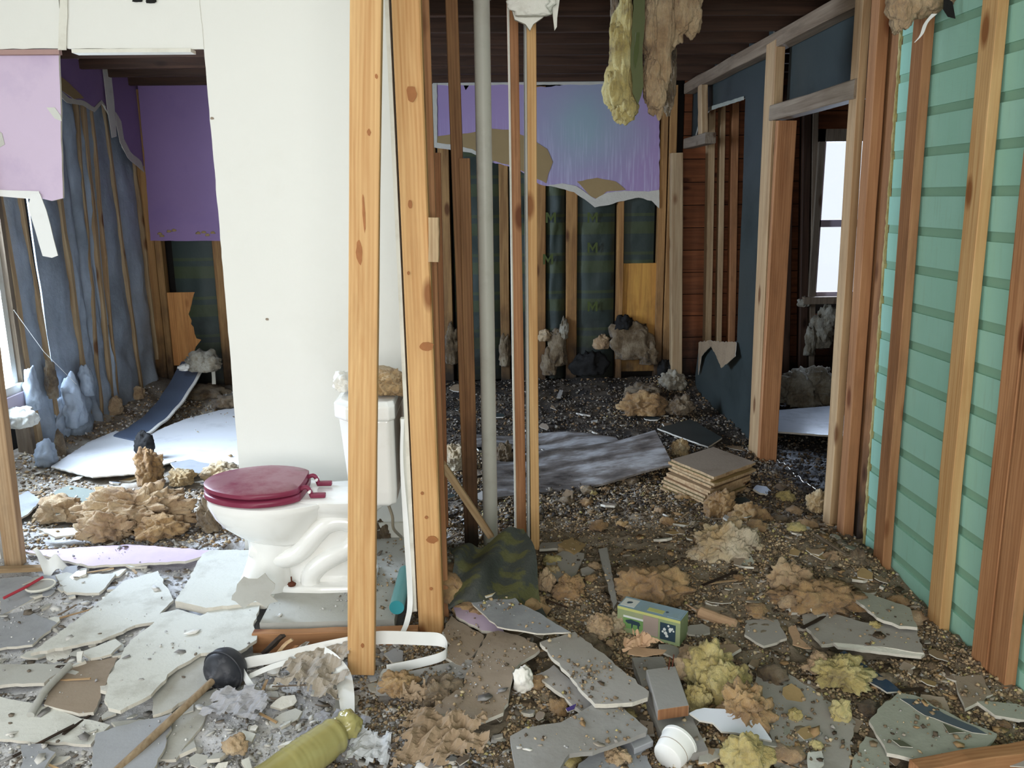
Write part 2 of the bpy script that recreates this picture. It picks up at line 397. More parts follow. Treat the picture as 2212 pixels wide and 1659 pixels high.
def ico(sub):
    if sub not in _ico:
        b = bmesh.new(); bmesh.ops.create_icosphere(b, subdivisions=sub, radius=1); b.verts.ensure_lookup_table()
        V = np.array([v.co[:] for v in b.verts]); Fc = [tuple(v.index for v in f.verts) for f in b.faces]; b.free(); _ico[sub] = (V, Fc)
    return _ico[sub]
def clump_arr(c, r, seed, sub=4, lump=0.45, freq=1.6, fine=0.3, flat=0.55, stretchz=1.0):
    V, Fc = ico(sub); sd = np.array((seed*3.17, seed*7.31, seed*1.93)); r = np.array(r, float)
    sz = np.array((1, 1, stretchz)); sc = r/np.mean(r); rg = np.random.default_rng(seed+1000)
    Wp = V + 0.16*np.stack([fbm(V*3*sz+sd+60+i*7, 3) for i in range(3)], 1)*2
    d = 1+lump*fbm(V*sc*freq*sz+sd, 3)*1.2
    for npts, amp in ((26, .42), (140, .24), (620 if sub > 4 else 0, .13)):
        if not npts: continue
        C = rg.normal(size=(npts, 3)); C /= np.linalg.norm(C, axis=1)[:, None]
        S_ = rg.random(npts)*.6+.6
        dd = ((Wp*sz)[:, None, :]-(C*sz)[None]); dist = np.sqrt((dd**2).sum(2))/S_[None]
        q = dist.min(1)*math.sqrt(npts)/2.0
        d = d+fine*amp*np.sqrt(np.clip(1-np.clip(q, 0, 1)**2, 0, 1))
    d = d+fine*0.16*fbm(V*sc*9+sd, 3)
    Pp = (V*d[:, None])
    off = np.stack([fbm(V*2.5*sc*sz+sd+40+i*9, 3) for i in range(3)], 1)*0.22*(0.4+fine)
    Pp = (Pp+off)*r*0.88
    low = Pp[:, 2] < -flat*r[2]; Pp[low, 2] = -flat*r[2]+(Pp[low, 2]+flat*r[2])*0.1
    return Pp+np.array(c), Fc
def clump(name, c, r, seed, mat, label=None, cat=None, group=None, parent=None, **kw):
    P, Fc = clump_arr((0, 0, 0), r, seed, **kw)
    me = bpy.data.meshes.new(name); me.from_pydata(P.tolist(), [], Fc); me.materials.append(mat)
    me.polygons.foreach_set('use_smooth', [True]*len(Fc)); me.update()
    o = bpy.data.objects.new(name, me); COL.objects.link(o); o.location = c
    if parent is not None: o.parent = parent; o.matrix_parent_inverse = parent.matrix_basis.inverted()
    return props(o, label, cat, group)
def tube_arr(path, radii, n=12, cap=True, flatten=None):
    path = [Vector(p) for p in path]; vs = []; fs = []
    t0 = (path[1]-path[0]).normalized(); ref = Vector((0, 0, 1)) if abs(t0.z) < 0.9 else Vector((1, 0, 0))
    u = (ref - t0*ref.dot(t0)).normalized()
    for i, p in enumerate(path):
        t = (path[min(i+1, len(path)-1)]-path[max(i-1, 0)]).normalized(); u = (u-t*u.dot(t)).normalized(); v = t.cross(u)
        r = radii[i] if isinstance(radii, (list, tuple)) else radii
        for k in range(n):
            a = 2*math.pi*k/n; vs.append(p+(u*math.cos(a)+v*math.sin(a))*r)
    for i in range(len(path)-1):
        for k in range(n):
            a = i*n+k; b = i*n+(k+1) % n; fs.append((a, b, b+n, a+n))
    if cap:
        fs.append(tuple(range(n-1, -1, -1))); fs.append(tuple((len(path)-1)*n+k for k in range(n)))
    return vs, fs
def tube(name, path, radii, mat, parent=None, n=12, cap=True):
    v, f = tube_arr(path, radii, n, cap); return mesh_obj(name, v, f, mat, parent, smooth=True)
def smoothpath(pts, k=6):
    pts = [Vector(p) for p in pts]; out = []
    for i in range(len(pts)-1):
        p0 = pts[max(i-1, 0)]; p1 = pts[i]; p2 = pts[i+1]; p3 = pts[min(i+2, len(pts)-1)]
        for j in range(k):
            t = j/k; out.append(0.5*((2*p1)+(p2-p0)*t+(2*p0-5*p1+4*p2-p3)*t*t+(-p0+3*p1-3*p2+p3)*t**3))
    out.append(pts[-1]); return out
def ribbon(name, pts, widths, mat, thick=0.002, parent=None):
    """pts: centre points; widths: per-point width vectors"""
    P = smoothpath(pts, 6); Wd = smoothpath(widths, 6)
    def fn(u, v):
        t = u*(len(P)-1); i = min(int(t), len(P)-2); f = t-i
        return P[i].lerp(P[i+1], f)+Wd[i].lerp(Wd[i+1], f)*(v-0.5)
    t = (P[-1]-P[0]); d = t.cross(Wd[len(Wd)//2]).normalized()
    return gridsheet(name, fn, len(P)-1, 1, mat, thick, parent, True, down=d)
# ================================================================== SETTING
YP = 3.65      # white partition line
YB = 7.10      # back wall
XR = 1.70      # right wall plane (siding / sheathing face)
XL = W(302, 500, 7.1).x     # left wall
ZC = 2.50

def hgt(X, Y):
    """height of the rubble ground (numpy arrays)"""
    X = np.asarray(X, float); Y = np.asarray(Y, float); P = np.stack([X, Y, X*0+2.2], 1)
    h = 0.035*fbm(P*1.7, 3)+0.022*fbm(P*6+9, 3)
    br = np.clip((X+0.4)/0.6, 0, 1)*np.clip((5.3-Y)/0.6, 0, 1)
    h += br*0.02*fbm(P*11+3, 2, True)
    calm = np.exp(-((X+1.7)/0.7)**2-((Y-5.2)/0.8)**2); h *= 1-0.8*calm
    plat = (X > -1.25) & (X < -0.33) & (Y > 2.86) & (Y < 3.75); h = np.where(plat, h*0.2-0.03, h)
    pile = 0.10*np.exp(-((X-1.35)/0.35)**2-((Y-3.35)/0.35)**2)+0.05*np.exp(-((X-0.9)/0.5)**2-((Y-3.5)/0.5)**2)
    edge = 0.08*np.exp(-((Y-6.95)/0.25)**2)+0.10*np.exp(-((X+2.9)/0.22)**2)*np.clip((Y-4)/.5, 0, 1)
    return h+pile+edge
def mixc(a, b, t): return a*(1-t[:, None])+b*t[:, None]
def c3(r, g, b): return np.array(srgb(r, g, b)[:3])
def zone_color(X, Y, seed=0.0):
    P = np.stack([X, Y, X*0+seed], 1); n1 = fbm(P*2.3+1, 4); n2 = fbm(P*7+4, 4); n3 = fbm(P*18+8, 3)
    left = np.clip((-0.15-X+0.35*n1)/0.5, 0, 1)
    front = mixc(c3(138, 126, 108), c3(214, 214, 216), left)
    front = mixc(front, c3(104, 92, 76), np.clip(n2*1.6+0.05, 0, 0.75)*(1-0.72*left))
    front = mixc(front, c3(222, 222, 222), np.clip(n3*2.4, 0, 0.6)*left)
    mid = mixc(np.tile(c3(108, 98, 86), (len(X), 1)), c3(60, 58, 58), np.clip(0.5+n2*2, 0, 1))
    mid = mixc(mid, c3(150, 128, 96), np.clip(n3*2-.2, 0, .6)*np.clip((5.0-Y)/1.0, 0, 1))
    tb = np.clip((Y-3.9+0.3*n1)/0.5, 0, 1)*np.clip((X+0.7)/0.3, 0, 1)
    c = mixc(front, mid, tb)
    ll = np.clip((Y-3.8+0.3*n1)/0.4, 0, 1)*np.clip((-0.7-X)/0.3, 0, 1)
    lr = mixc(np.tile(c3(190, 184, 172), (len(X), 1)), c3(118, 100, 80), np.clip(0.35+n2*1.5, 0, 1))
    c = mixc(c, lr, ll)
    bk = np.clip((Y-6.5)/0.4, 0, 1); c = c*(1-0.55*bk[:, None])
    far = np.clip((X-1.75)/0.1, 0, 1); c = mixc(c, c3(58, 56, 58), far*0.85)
    return np.clip(c, 0.005, 0.9)
def numpy_mesh(name, V, Fc, mat, col=None, wet=None, smooth=False, parent=None):
    me = bpy.data.meshes.new(name); Fc = np.asarray(Fc, np.int32); k = Fc.shape[1]
    me.vertices.add(len(V)); me.vertices.foreach_set('co', np.asarray(V, np.float32).ravel())
    me.loops.add(Fc.size); me.loops.foreach_set('vertex_index', Fc.ravel())
    me.polygons.add(len(Fc)); me.polygons.foreach_set('loop_start', np.arange(0, Fc.size, k, dtype=np.int32))
    me.polygons.foreach_set('loop_total', np.full(len(Fc), k, np.int32)); me.materials.append(mat)
    me.update(calc_edges=True)
    if col is not None:
        a = me.attributes.new('Col', 'FLOAT_COLOR', 'POINT'); a.data.foreach_set('color', np.concatenate([col, np.ones((len(col), 1))], 1).astype(np.float32).ravel())
    if wet is not None:
        a = me.attributes.new('Wet', 'FLOAT', 'POINT'); a.data.foreach_set('value', wet.astype(np.float32))
    if smooth: me.polygons.foreach_set('use_smooth', np.ones(len(Fc), bool))
    o = bpy.data.objects.new(name, me); COL.objects.link(o)
    if parent is not None: o.parent = parent
    return o
def terrain(name, xs, ys):
    X, Y = np.meshgrid(xs, ys); X = X.ravel(); Y = Y.ravel(); H = hgt(X, Y)
    nx = len(xs); ny = len(ys)
    i, j = np.meshgrid(np.arange(nx-1), np.arange(ny-1)); a = (j*nx+i).ravel()
    Fc = np.stack([a, a+1, a+nx+1, a+nx], 1); P = np.stack([X, Y, X*0+7.7], 1)
    wet = np.clip((Y-3.9)/0.4, 0, 1)*np.clip((X+0.8)/0.4, 0, 1)*np.clip(0.45+1.5*fbm(P*3, 3), 0, 1)
    wet = np.maximum(wet, np.clip((X-1.75)/0.1, 0, 1)*np.clip(0.6+1.2*fbm(P*3, 3), 0, 1))
    H2 = H - 0.02*wet
    return numpy_mesh(name, np.stack([X, Y, H2], 1), Fc, TERR, zone_color(X, Y), wet, True)
ys = [1.2]
while ys[-1] < 7.3: ys.append(ys[-1]+max(0.007, ys[-1]*0.0032))
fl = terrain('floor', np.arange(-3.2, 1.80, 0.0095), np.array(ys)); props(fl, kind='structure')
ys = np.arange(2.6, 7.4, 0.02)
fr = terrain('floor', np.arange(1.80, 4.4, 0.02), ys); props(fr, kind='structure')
box('floor', (-3.2, -1.9, -0.12), (1.8, 1.3, -0.06), GYPD)['kind'] = 'structure'

# --- front room shell (unseen, bounces light)
def st(o): o['kind'] = 'structure'; return o
st(box('wall_rear', (-3.2, -1.72, 0), (-2.2, -1.62, ZC), WALLW)); st(box('wall_rear', (1.2, -1.72, 0), (1.8, -1.62, ZC), WALLW))
st(box('wall_rear', (-2.2, -1.72, 0), (1.2, -1.62, 0.6), WALLW)); st(box('wall_rear', (-2.2, -1.72, 2.42), (1.2, -1.62, ZC), WALLW))
st(box('ceiling', (-3.2, -1.7, ZC-0.04), (1.75, YP+0.06, ZC+0.02), STUCCO))
st(box('wall_left', (-3.2, -1.7, 0), (-3.1, 0.4, ZC), WALLW)); st(box('wall_left', (-3.2, 2.0, 0), (-3.1, YP+0.05, ZC), WALLW))
st(box('wall_left', (-3.2, 0.4, 0), (-3.1, 2.0, 0.7), WALLW)); st(box('wall_left', (-3.2, 0.4, 2.2), (-3.1, 2.0, ZC), WALLW))

# --- rear ceiling: joists with boards above
ce = empty('ceiling', (0, 0, 0), kind='structure')
rr = random.Random(5)
y = 3.74
while y < 7.4:
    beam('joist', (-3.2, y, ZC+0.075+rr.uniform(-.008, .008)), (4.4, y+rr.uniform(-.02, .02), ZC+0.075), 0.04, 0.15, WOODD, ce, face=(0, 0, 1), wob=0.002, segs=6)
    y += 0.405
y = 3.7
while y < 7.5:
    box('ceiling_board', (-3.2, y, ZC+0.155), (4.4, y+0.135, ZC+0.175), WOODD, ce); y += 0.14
st(box('roof', (-3.6, -1.9, ZC+0.2), (4.6, 7.6, ZC+0.25), DARK))  # unseen slab added to keep sky light from leaking in overhead
st(box('wall_outer_right', (1.78, -1.7, -0.1), (1.86, 3.0, ZC+.2), DARK))  # unseen dark box added behind the siding to shut out sky light
# --- white partition wall (plasterboard) with doorway on the left
xw0 = W(513, 1000, YP).x; xw0t = W(441, 110, YP).x; xw1 = W(858, 700, YP).x; zh = W(300, 104, YP).z
pw = empty('wall_middle', (xw0, YP, 0), kind='structure')
def wallpoly(name, P, mat, th=0.014, seed=1, amp=0.0015, parent=pw, keep=None, edge=None, step=0.04):
    return slab(name, P, th, mat, amp, step, seed, parent, edge, down=(0, 1, 0), keep=keep)
z1 = ZC-0.05
wallpoly('drywall_sheet', [(xw0, YP, 0.02), (xw1+0.10, YP, 0.02), (xw1+0.02, YP, z1), (xw0t-0.005, YP, z1), (xw0t, YP, zh), (xw0+0.01, YP, 1.0)], WALLW)
x0 = W(128, 60, YP).x; x1 = W(146, 60, YP).x
wallpoly('drywall_sheet', [(x1-0.01, YP-0.003, zh), (xw0t, YP-0.003, zh-0.005), (xw0t, YP-0.003, z1), (x1-0.01, YP-0.003, z1)], WALLW, seed=2)
wallpoly('drywall_sheet', [(-2.9, YP-0.002, zh), (x0+0.01, YP-0.002, zh), (x0+0.01, YP-0.002, z1), (-2.9, YP-0.002, z1)], WALLW, seed=3)
wallpoly('joint_tape', [W(125, 108, YP-0.01), W(143, 108, YP-0.01), W(148, -60, YP-0.01), W(131, -60, YP-0.01)], TRIMW, 0.004, 4)
box('header_trim', (x1+0.01, YP-0.012, zh-0.018), (xw0t-0.05, YP+0.05, zh-0.004), TRIMW, pw)
box('header_trim', (-2.9, YP-0.006, zh-0.022), (x0-0.01, YP+0.02, zh-0.003), plain('trim_brown', srgb(170, 140, 134), 0.8), pw)
for px, py in ((458, 256), (577, 690)):
    p = W(px, py, YP-0.002); clump('wall_dent', p, (0.008, 0.002, 0.007), px, GYPB, parent=pw, sub=2)
for i, (px, w_) in enumerate(((785, 22), (878, 26))):    # scorched blobs at the top of the header
    pass
clump('black_clump', W(296, 0, YP-0.01), (0.02, 0.01, 0.012), 11, BLACKP, parent=pw, sub=3)
clump('black_clump', W(326, 2, YP-0.01), (0.022, 0.01, 0.014), 12, BLACKP, parent=pw, sub=3)
# studs inside the left doorway jamb (behind the sheet)
beam('jamb_stud', (xw0+0.06, YP+0.065, 0), (xw0t+0.07, YP+0.065, ZC), 0.04, 0.09, WOODW, pw)
beam('jamb_stud', (-0.36, YP+0.065, 0), (-0.36, YP+0.065, ZC), 0.04, 0.09, WOODB, pw)
# door jamb: continuing partition left of the doorway (out of frame)
st(box('wall_middle', (-3.1, YP, 0), (-2.25, YP+0.1, zh), WALLW))
# baseboard right
box('baseboard', (W(790, 1130, YP-.02).x, YP-0.02, 0.05), (-0.34, YP-0.003, 0.14), TRIMW, pw)

# --- back wall
bw = empty('wall_back', (0, YB, 0), kind='structure')
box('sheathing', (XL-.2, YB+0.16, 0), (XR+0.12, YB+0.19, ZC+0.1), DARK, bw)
def xz(px, py, Y=YB): p = W(px, py, Y); return p
bst = [(330, 26), (352, 14), (480, 26), (965, 24), (1090, 20), (1168, 22), (1234, 24), (1338, 14), (1425, 16), (1443, 16), (940, 18)]
for i, (px, wd) in enumerate(bst):
    x = W(px, 640, YB).x; wd_ = wd/1800*7.0
    beam('stud', (x, YB+0.045, 0), (x+0.005, YB+0.045, ZC-0.02), wd_, 0.09, WOODW, bw, wob=0.002, segs=5, seed=i)
# double line split in the 1234 stud
xs_b = sorted(W(px, 640, YB).x for px, _ in bst)
def batt(name, x0, x1, z0, z1, Y, depth, mat, parent, seed, nrm=(0, -1, 0), axis='x', torn=0.0):
    rr = random.Random(seed)
    def fn(u, v):
        b = (math.sin(math.pi*u))**0.6*depth; p = (x0+(x1-x0)*u, 0, z0+(z1-z0)*v)
        n = float(pn(np.array([[u*2.5+seed, v*5*(z1-z0), seed*1.7]]))[0]); n2 = float(pn(np.array([[u*6+seed, v*16*(z1-z0), seed*.7]]))[0])
        b += 0.03*(1-v)**3*(1+n) if mat is BLUEB else 0
        b += depth*(0.55*n+0.35*n2)*math.sin(math.pi*min(max(u, 0.02), .98))
        if axis == 'x': return (p[0], Y+nrm[1]*b, p[2])
        return (Y+nrm[0]*b, p[0], p[2])
    return gridsheet(name, fn, 9, 40, mat, 0.01, parent, True, down=(-nrm[0], -nrm[1], 0))
gaps = [(W(300, 500, YB).x, W(320, 500, YB).x), (W(362, 500, YB).x, W(468, 500, YB).x), (W(490, 500, YB).x, W(600, 500, YB).x),
        (W(950, 500, YB).x, W(955, 500, YB).x), (W(978, 500, YB).x, W(1080, 500, YB).x), (W(1100, 500, YB).x, W(1158, 500, YB).x),
        (W(1180, 500, YB).x, W(1222, 500, YB).x), (W(1246, 500, YB).x, W(1330, 500, YB).x)]
for i, (a, b) in enumerate(gaps):
    batt('batt_facing', a, b, 0.05, 2.3, YB+0.06, 0.045, KGREEN, bw, 20+i)
z_ = W(1370, 572, YB).z
batt('batt_facing', W(1347, 500, YB).x, W(1416, 500, YB).x, z_, 2.3, YB+0.06, 0.02, KGREEN, bw, 40)
box('plywood_patch', (W(1345, 700, YB).x, YB+0.03, 0.1), (W(1418, 700, YB).x, YB+0.05, z_+0.01), wood('ply_patch', srgb(224, 170, 84), srgb(176, 116, 60), mold=True), bw)
box('plywood_patch', (W(358, 700, YB).x, YB+0.02, W(400, 790, YB).z), (W(434, 700, YB).x, YB+0.04, W(400, 632, YB).z), wood('ply_patch_b', srgb(216, 158, 96), srgb(170, 112, 62)), bw)
# printed letters on the facing
def letterM(c, s, parent):
    x, y, z = c; pts = [(-.5, -.5), (-.5, .5), (-.3, .5), (0, 0), (.3, .5), (.5, .5), (.5, -.5), (.3, -.5), (.3, .15), (0, -.35), (-.3, .15), (-.3, -.5)]
    slab('printed_letter', [(x+a*s, y, z+b*s) for a, b in pts], 0.001, OLIVE, 0, 9, 1, parent, OLIVE, down=(0, 1, 0))
for px, py in ((1280, 535), (1280, 470), (1184, 560), (1190, 470), (1280, 662)):
    letterM(W(px, py, YB-0.015), 0.085, bw)
# purple drywall, torn
pb = YB-0.012
o = slab('painted_drywall', [W(x, y, pb) for x, y in [(935, 181), (1000, 181), (1006, 195), (1015, 182), (1130, 181), (1140, 190), (1260, 180), (1425, 178), (1424, 418), (1424, 450), (1408, 430), (1380, 424), (1340, 432), (1315, 440), (1285, 446), (1262, 428), (1240, 412), (1210, 404), (1185, 402), (1165, 398), (1140, 378), (1110, 362), (1062, 350), (1020, 328), (985, 322), (938, 316)]], 0.012, PURPF, 0.006, 0.035, 5, bw, down=(0, 1, 0))
for pts, sd in (([(938, 296), (975, 290), (1010, 288), (1062, 278), (1098, 280), (1140, 296), (1182, 322), (1194, 350), (1184, 376), (1180, 396), (1140, 376), (1106, 358), (1062, 347), (1020, 324), (985, 318), (940, 312)], 1),
                ([(1246, 392), (1290, 384), (1330, 392), (1352, 410), (1310, 414), (1290, 430), (1276, 424)], 2)):
    slab('torn_paper_patch', [W(x, y, pb-0.004) for x, y in pts], 0.003, PAPER, 0.003, 0.04, sd, bw, down=(0, 1, 0))
for pts, sd in (([(1180, 400), (1215, 396), (1245, 402), (1268, 418), (1286, 430), (1312, 416), (1350, 412), (1400, 414), (1424, 410), (1424, 450), (1408, 434), (1380, 427), (1340, 435), (1315, 443), (1285, 448), (1262, 430), (1240, 415), (1210, 407)], 3),
                ([(933, 181), (944, 181), (944, 308), (975, 312), (1020, 322), (1064, 346), (1064, 352), (1018, 330), (982, 324), (935, 318)], 4)):
    slab('torn_gypsum_edge', [W(x, y, pb-0.006) for x, y in pts], 0.004, GYP, 0.003, 0.03, sd, bw, down=(0, 1, 0))
slab('torn_gypsum_edge', [W(x, y, pb-0.003) for x, y in [(935, 176), (1425, 172), (1425, 182), (935, 184)]], 0.012, GYP, 0.004, 0.04, 9, bw, down=(0, 1, 0))
# purple drywall in the left rear corner
slab('painted_drywall', [W(x, y, pb) for x, y in [(296, 168), (470, 172), (540, 172), (540, 521), (325, 520), (312, 340)]], 0.012, PURPD, 0.002, 0.05, 6, bw, down=(0, 1, 0))
slab('torn_gypsum_edge', [W(x, y, pb-0.004) for x, y in [(304, 164), (470, 167), (540, 167), (540, 173), (310, 172)]], 0.012, GYP, 0.002, 0.04, 7, bw, down=(0, 1, 0))
for i, (px, py) in enumerate([(345, 505), (376, 498), (440, 502), (448, 508), (350, 510), (460, 503), (365, 500), (428, 504)]):
    clump('paint_peel', W(px, py, pb-0.002), (0.022, 0.002, 0.014), i, PAPER, parent=bw, sub=2)
# mouldy insulation hanging at the foot of the back wall
for i, (px, py, w_, h_, mt) in enumerate([(1365, 745, 50, 62, INS_B), (1348, 700, 22, 22, BLACKP), (1205, 760, 22, 60, INS_B), (1300, 742, 20, 22, INS_T), (1176, 728, 16, 16, INS_T),
        (1090, 765, 14, 50, INS_B), (976, 755, 16, 60, INS_B), (1400, 770, 22, 34, INS_B), (1186, 790, 18, 40, INS_B), (1218, 715, 10, 34, INS_G), (1270, 790, 40, 40, BLACKP), (1440, 800, 22, 26, BLACKP)]):
    p = W(px, py, YB-0.03); clump('insulation_scrap', p, (w_/1800*7*0.9, 0.05, h_/1800*7*0.9), 50+i, mt, parent=bw, sub=4, lump=0.6, fine=0.5, stretchz=0.7)

# --- left wall of the rear room: window, studs, blue batts
lw = empty('wall_left', (XL, 5.5, 0), kind='structure')
box('sheathing', (XL-0.14, 5.35, 0), (XL-0.11, YB+0.2, ZC+0.1), DARK, lw)
box('sheathing', (XL-0.14, 3.6, 0), (XL-0.11, 4.1, ZC+0.1), DARK, lw)
box('sheathing', (XL-0.14, 4.1, 0), (XL-0.11, 5.35, 0.5), DARK, lw)
box('sheathing', (XL-0.14, 4.1, 2.15), (XL-0.11, 5.35, ZC+.1), DARK, lw)
lst = []
for bx, by, tx, ty, w_ in [(72, 985, 2, 520, 0.06), (115, 965, 40, 480, 0.045), (185, 940, 122, 450, 0.045), (208, 925, 160, 300, 0.03), (232, 905, 172, 260, 0.05), (243, 890, 196, 330, 0.03),
                       (292, 850, 224, 300, 0.04), (335, 830, 282, 350, 0.04), (362, 815, 312, 380, 0.04)]:
    p = G(bx, by, 0.05); X = XL+0.0
    q = K(bx, by-40, X); t = K(tx, ty, X)
    d = (t-q)/(t.z-q.z); lo = q - d*(q.z); hi = q + d*(2.42-q.z)
    beam('stud', (X, lo.y, 0.0), (X, hi.y, 2.42), w_*0.75, 0.09, WOODP, lw, face=(1, 0, 0), wob=0.005, segs=12, seed=bx)
    lst.append(q.y)
ly = sorted(lst+[5.42, 7.1])
for i in range(len(ly)-1):
    a, b = ly[i], ly[i+1]
    if b-a > 0.07: batt('batt_facing', a+0.01, b-0.01, 0.0, 2.38, XL+0.0, 0.032, BLUEB, lw, 60+i, nrm=(1, 0, 0), axis='y')
# sagging batts at the foot of the wall
for i, (px, py, rx, rz, mt) in enumerate([(125, 900, .16, .26, BLUEB), (160, 880, .12, .25, BLUEB), (100, 960, .10, .12, BLUEB), (70, 850, .07, .2, BLUEB), (188, 830, .08, .16, BLUEB), (112, 830, .06, .18, INS_B), (250, 880, .08, .10, INS_T), (300, 850, .07, .08, INS_T), (130, 940, .05, .12, INS_B)]):
    p = G(px, py+25, 0.1) if py > 880 else K(px, py, XL+0.1); clump('sagging_batt', (max(p.x, XL+0.05), p.y, max(p.z, rz*.6)), (rx*.6, rx*.9, rz*.9), 70+i, mt, parent=lw, sub=4, lump=0.45, fine=0.12, freq=1.6)
# purple drywall, torn, on the upper left wall
xp = XL+0.09
slab('painted_drywall', [K(x, y, xp) for x, y in [(60, 85), (150, 116), (225, 142), (302, 166), (304, 262), (312, 360), (300, 352), (282, 342), (266, 318), (262, 290), (250, 262), (238, 250), (222, 222), (204, 236), (182, 224), (160, 218), (132, 212), (60, 190)]], 0.012, PURPD, 0.006, 0.05, 8, lw, down=(-1, 0, 0))
slab('torn_gypsum_edge', [K(x, y, xp+.004) for x, y in [(130, 104), (222, 138), (300, 162), (300, 167), (222, 146), (130, 113)]], 0.01, GYP, 0.003, 0.05, 9, lw, down=(-1, 0, 0))
slab('torn_gypsum_edge', [K(x, y, xp+.004) for x, y in [(132, 196), (150, 212), (182, 218), (204, 232), (220, 216), (230, 232), (220, 224), (205, 242), (180, 228), (145, 222), (132, 210)]], 0.004, GYP, 0.003, 0.05, 10, lw, down=(-1, 0, 0))
slab('torn_gypsum_edge', [K(x, y, xp+.004) for x, y in [(250, 242), (262, 262), (268, 300), (282, 328), (306, 350), (312, 372), (296, 358), (276, 340), (260, 308), (252, 270)]], 0.004, GYP, 0.004, 0.05, 11, lw, down=(-1, 0, 0))
slab('torn_paper_patch', [K(x, y, xp+.005) for x, y in [(130, 164), (150, 180), (182, 212), (160, 214), (132, 194)]], 0.003, PAPER, 0.002, 0.05, 12, lw, down=(-1, 0, 0))
slab('hanging_joint_tape', [K(x, y, xp+.02) for x, y in [(222, 146), (239, 146), (247, 220), (252, 295), (242, 298), (232, 230)]], 0.004, TRIMW, 0.002, 0.05, 13, lw, down=(-1, 0, 0))
# left window
w2 = empty('window_2', (XL, 4.7, 0.5), kind='structure')
def frame_y(parent, X, y0, y1, z0, z1, t, d, mat, rail=True):
    box('window_frame', (X-d, y0, z0), (X+d, y0+t, z1), mat, parent); box('window_frame', (X-d, y1-t, z0), (X+d, y1, z1), mat, parent)
    box('window_frame', (X-d, y0, z1-t), (X+d, y1, z1), mat, parent); box('window_sill', (X-d, y0, z0), (X+d+.03, y1, z0+t), mat, parent)
    if rail: box('window_rail', (X-d*.6, y0, (z0+z1)/2-.02), (X+d*.6, y1, (z0+z1)/2+.02), mat, parent)
    box('window_pane', (X-.004, y0+t, z0+t), (X, y1-t, z1-t), GLASS, parent)
yw1 = K(22, 800, XL).y
frame_y(w2, XL-0.03, 4.1, yw1+0.03, 0.5, 2.15, 0.05, 0.05, TRIMW)
beam('window_stud', (XL+0.0, yw1+0.06, 0), (XL, yw1+0.06, 2.42), 0.045, 0.09, WOODG, lw, face=(1, 0, 0), wob=.003, segs=6)
clump('sagging_batt', K(150, 905, XL+.03), (.05, .22, .18), 171, BLUEB, parent=lw, sub=5, lump=.35, fine=.15)
box('window_apron', (XL+0.03, 4.5, 0.36), (XL+0.07, yw1+0.12, 0.50), PINKTRIM, lw)
clump('plaster_heap', K(45, 905, XL+.12), (.09, .09, .08), 33, GYPL, parent=lw, sub=4)

# --- right wall: mint siding with flat studs
rw = empty('wall_right', (XR, 2.8, 0), kind='structure')
ysd1 = G(1850, 1192, 0.0).y
bx = XR+0.012
box('siding_backing', (bx+0.006, 1.2, -0.05), (bx+0.05, ysd1+.0, ZC), MINTD, rw)
z = -0.03; i = 0; rr = random.Random(8)
HB = 0.150
while z < ZC+.1:
    # each course: a broad face and a narrow set-back strip above it
    yj = rr.uniform(2.2, 3.2)
    for (ya, yb_) in ((1.2, ysd1-rr.uniform(0, .012)+0.06*z/2.4),):
        v = [(bx, ya, z), (bx, yb_, z), (bx-0.003, yb_, z+HB-0.034), (bx-0.003, ya, z+HB-0.034), (bx+.014, ya, z), (bx+.014, yb_, z), (bx+.014, yb_, z+HB-0.034), (bx+.014, ya, z+HB-0.034)]
        mesh_obj('siding_board', v, [(0, 1, 2, 3), (7, 6, 5, 4), (3, 2, 6, 7), (0, 4, 5, 1), (0, 3, 7, 4), (1, 5, 6, 2)], MINT, rw, origin=Vector((bx, 2.2, z)))
    z += HB
def rbeam(name, Y0, wY, X0, dX, z0, z1, mat, parent, lean=0.06, seed=1):
    return beam(name, (X0+dX/2, Y0+wY/2, z0), (X0+dX/2, Y0+wY/2+lean, z1), wY, dX, mat, parent, face=(1, 0, 0), wob=0.0015, segs=8, seed=seed)
xf = XR-0.038
def yr(px, py): return K(px, py, xf).y      # depth on the stud-face plane
stud_specs = [
    # x of the corner between the two faces at y=800
    ('wall_stud', (1945, 800), WOODR, 'two-tone stud with grey-brown edge nearest the doorway on the mint green siding', 0.089),
    ('wall_stud', (2090, 800), WOOD, 'orange-brown stud second from the doorway on the mint green siding', 0.089),
    ('wall_stud', (2212, 800), WOODR, 'doubled orange stud with lilac paint smears at the right edge on mint siding', 0.089)]
for i, (nm, (px, py), mt, lb, wY) in enumerate(stud_specs):
    Y0 = yr(px, py); o = rbeam(nm, Y0, wY, xf, 0.038, -0.02, ZC-0.02, mt, None, seed=i+4); props(o, lb, 'stud')
o = rbeam('wall_stud', yr(2212, 800)-0.10, 0.089, xf, 0.038, -0.02, ZC-.02, WOODR, None, seed=20); props(o, 'second half of the doubled orange stud at the right edge of the picture', 'stud')
mesh_obj('backing_wedge', [(bx+.006, ysd1, 0), (bx+.006, ysd1, ZC), (bx+.006, ysd1+.06, ZC), (bx+.05, ysd1, 0), (bx+.05, ysd1, ZC), (bx+.05, ysd1+.06, ZC)], [(0, 1, 2), (5, 4, 3), (0, 2, 5, 3), (1, 4, 5, 2), (0, 3, 4, 1)], MINTD, rw)
beam('corner_board', (XR+0.075, ysd1+0.05, 0), (XR+0.075, ysd1+0.115, ZC), 0.07, 0.10, WOODB, rw, face=(1, 0, 0), segs=4)
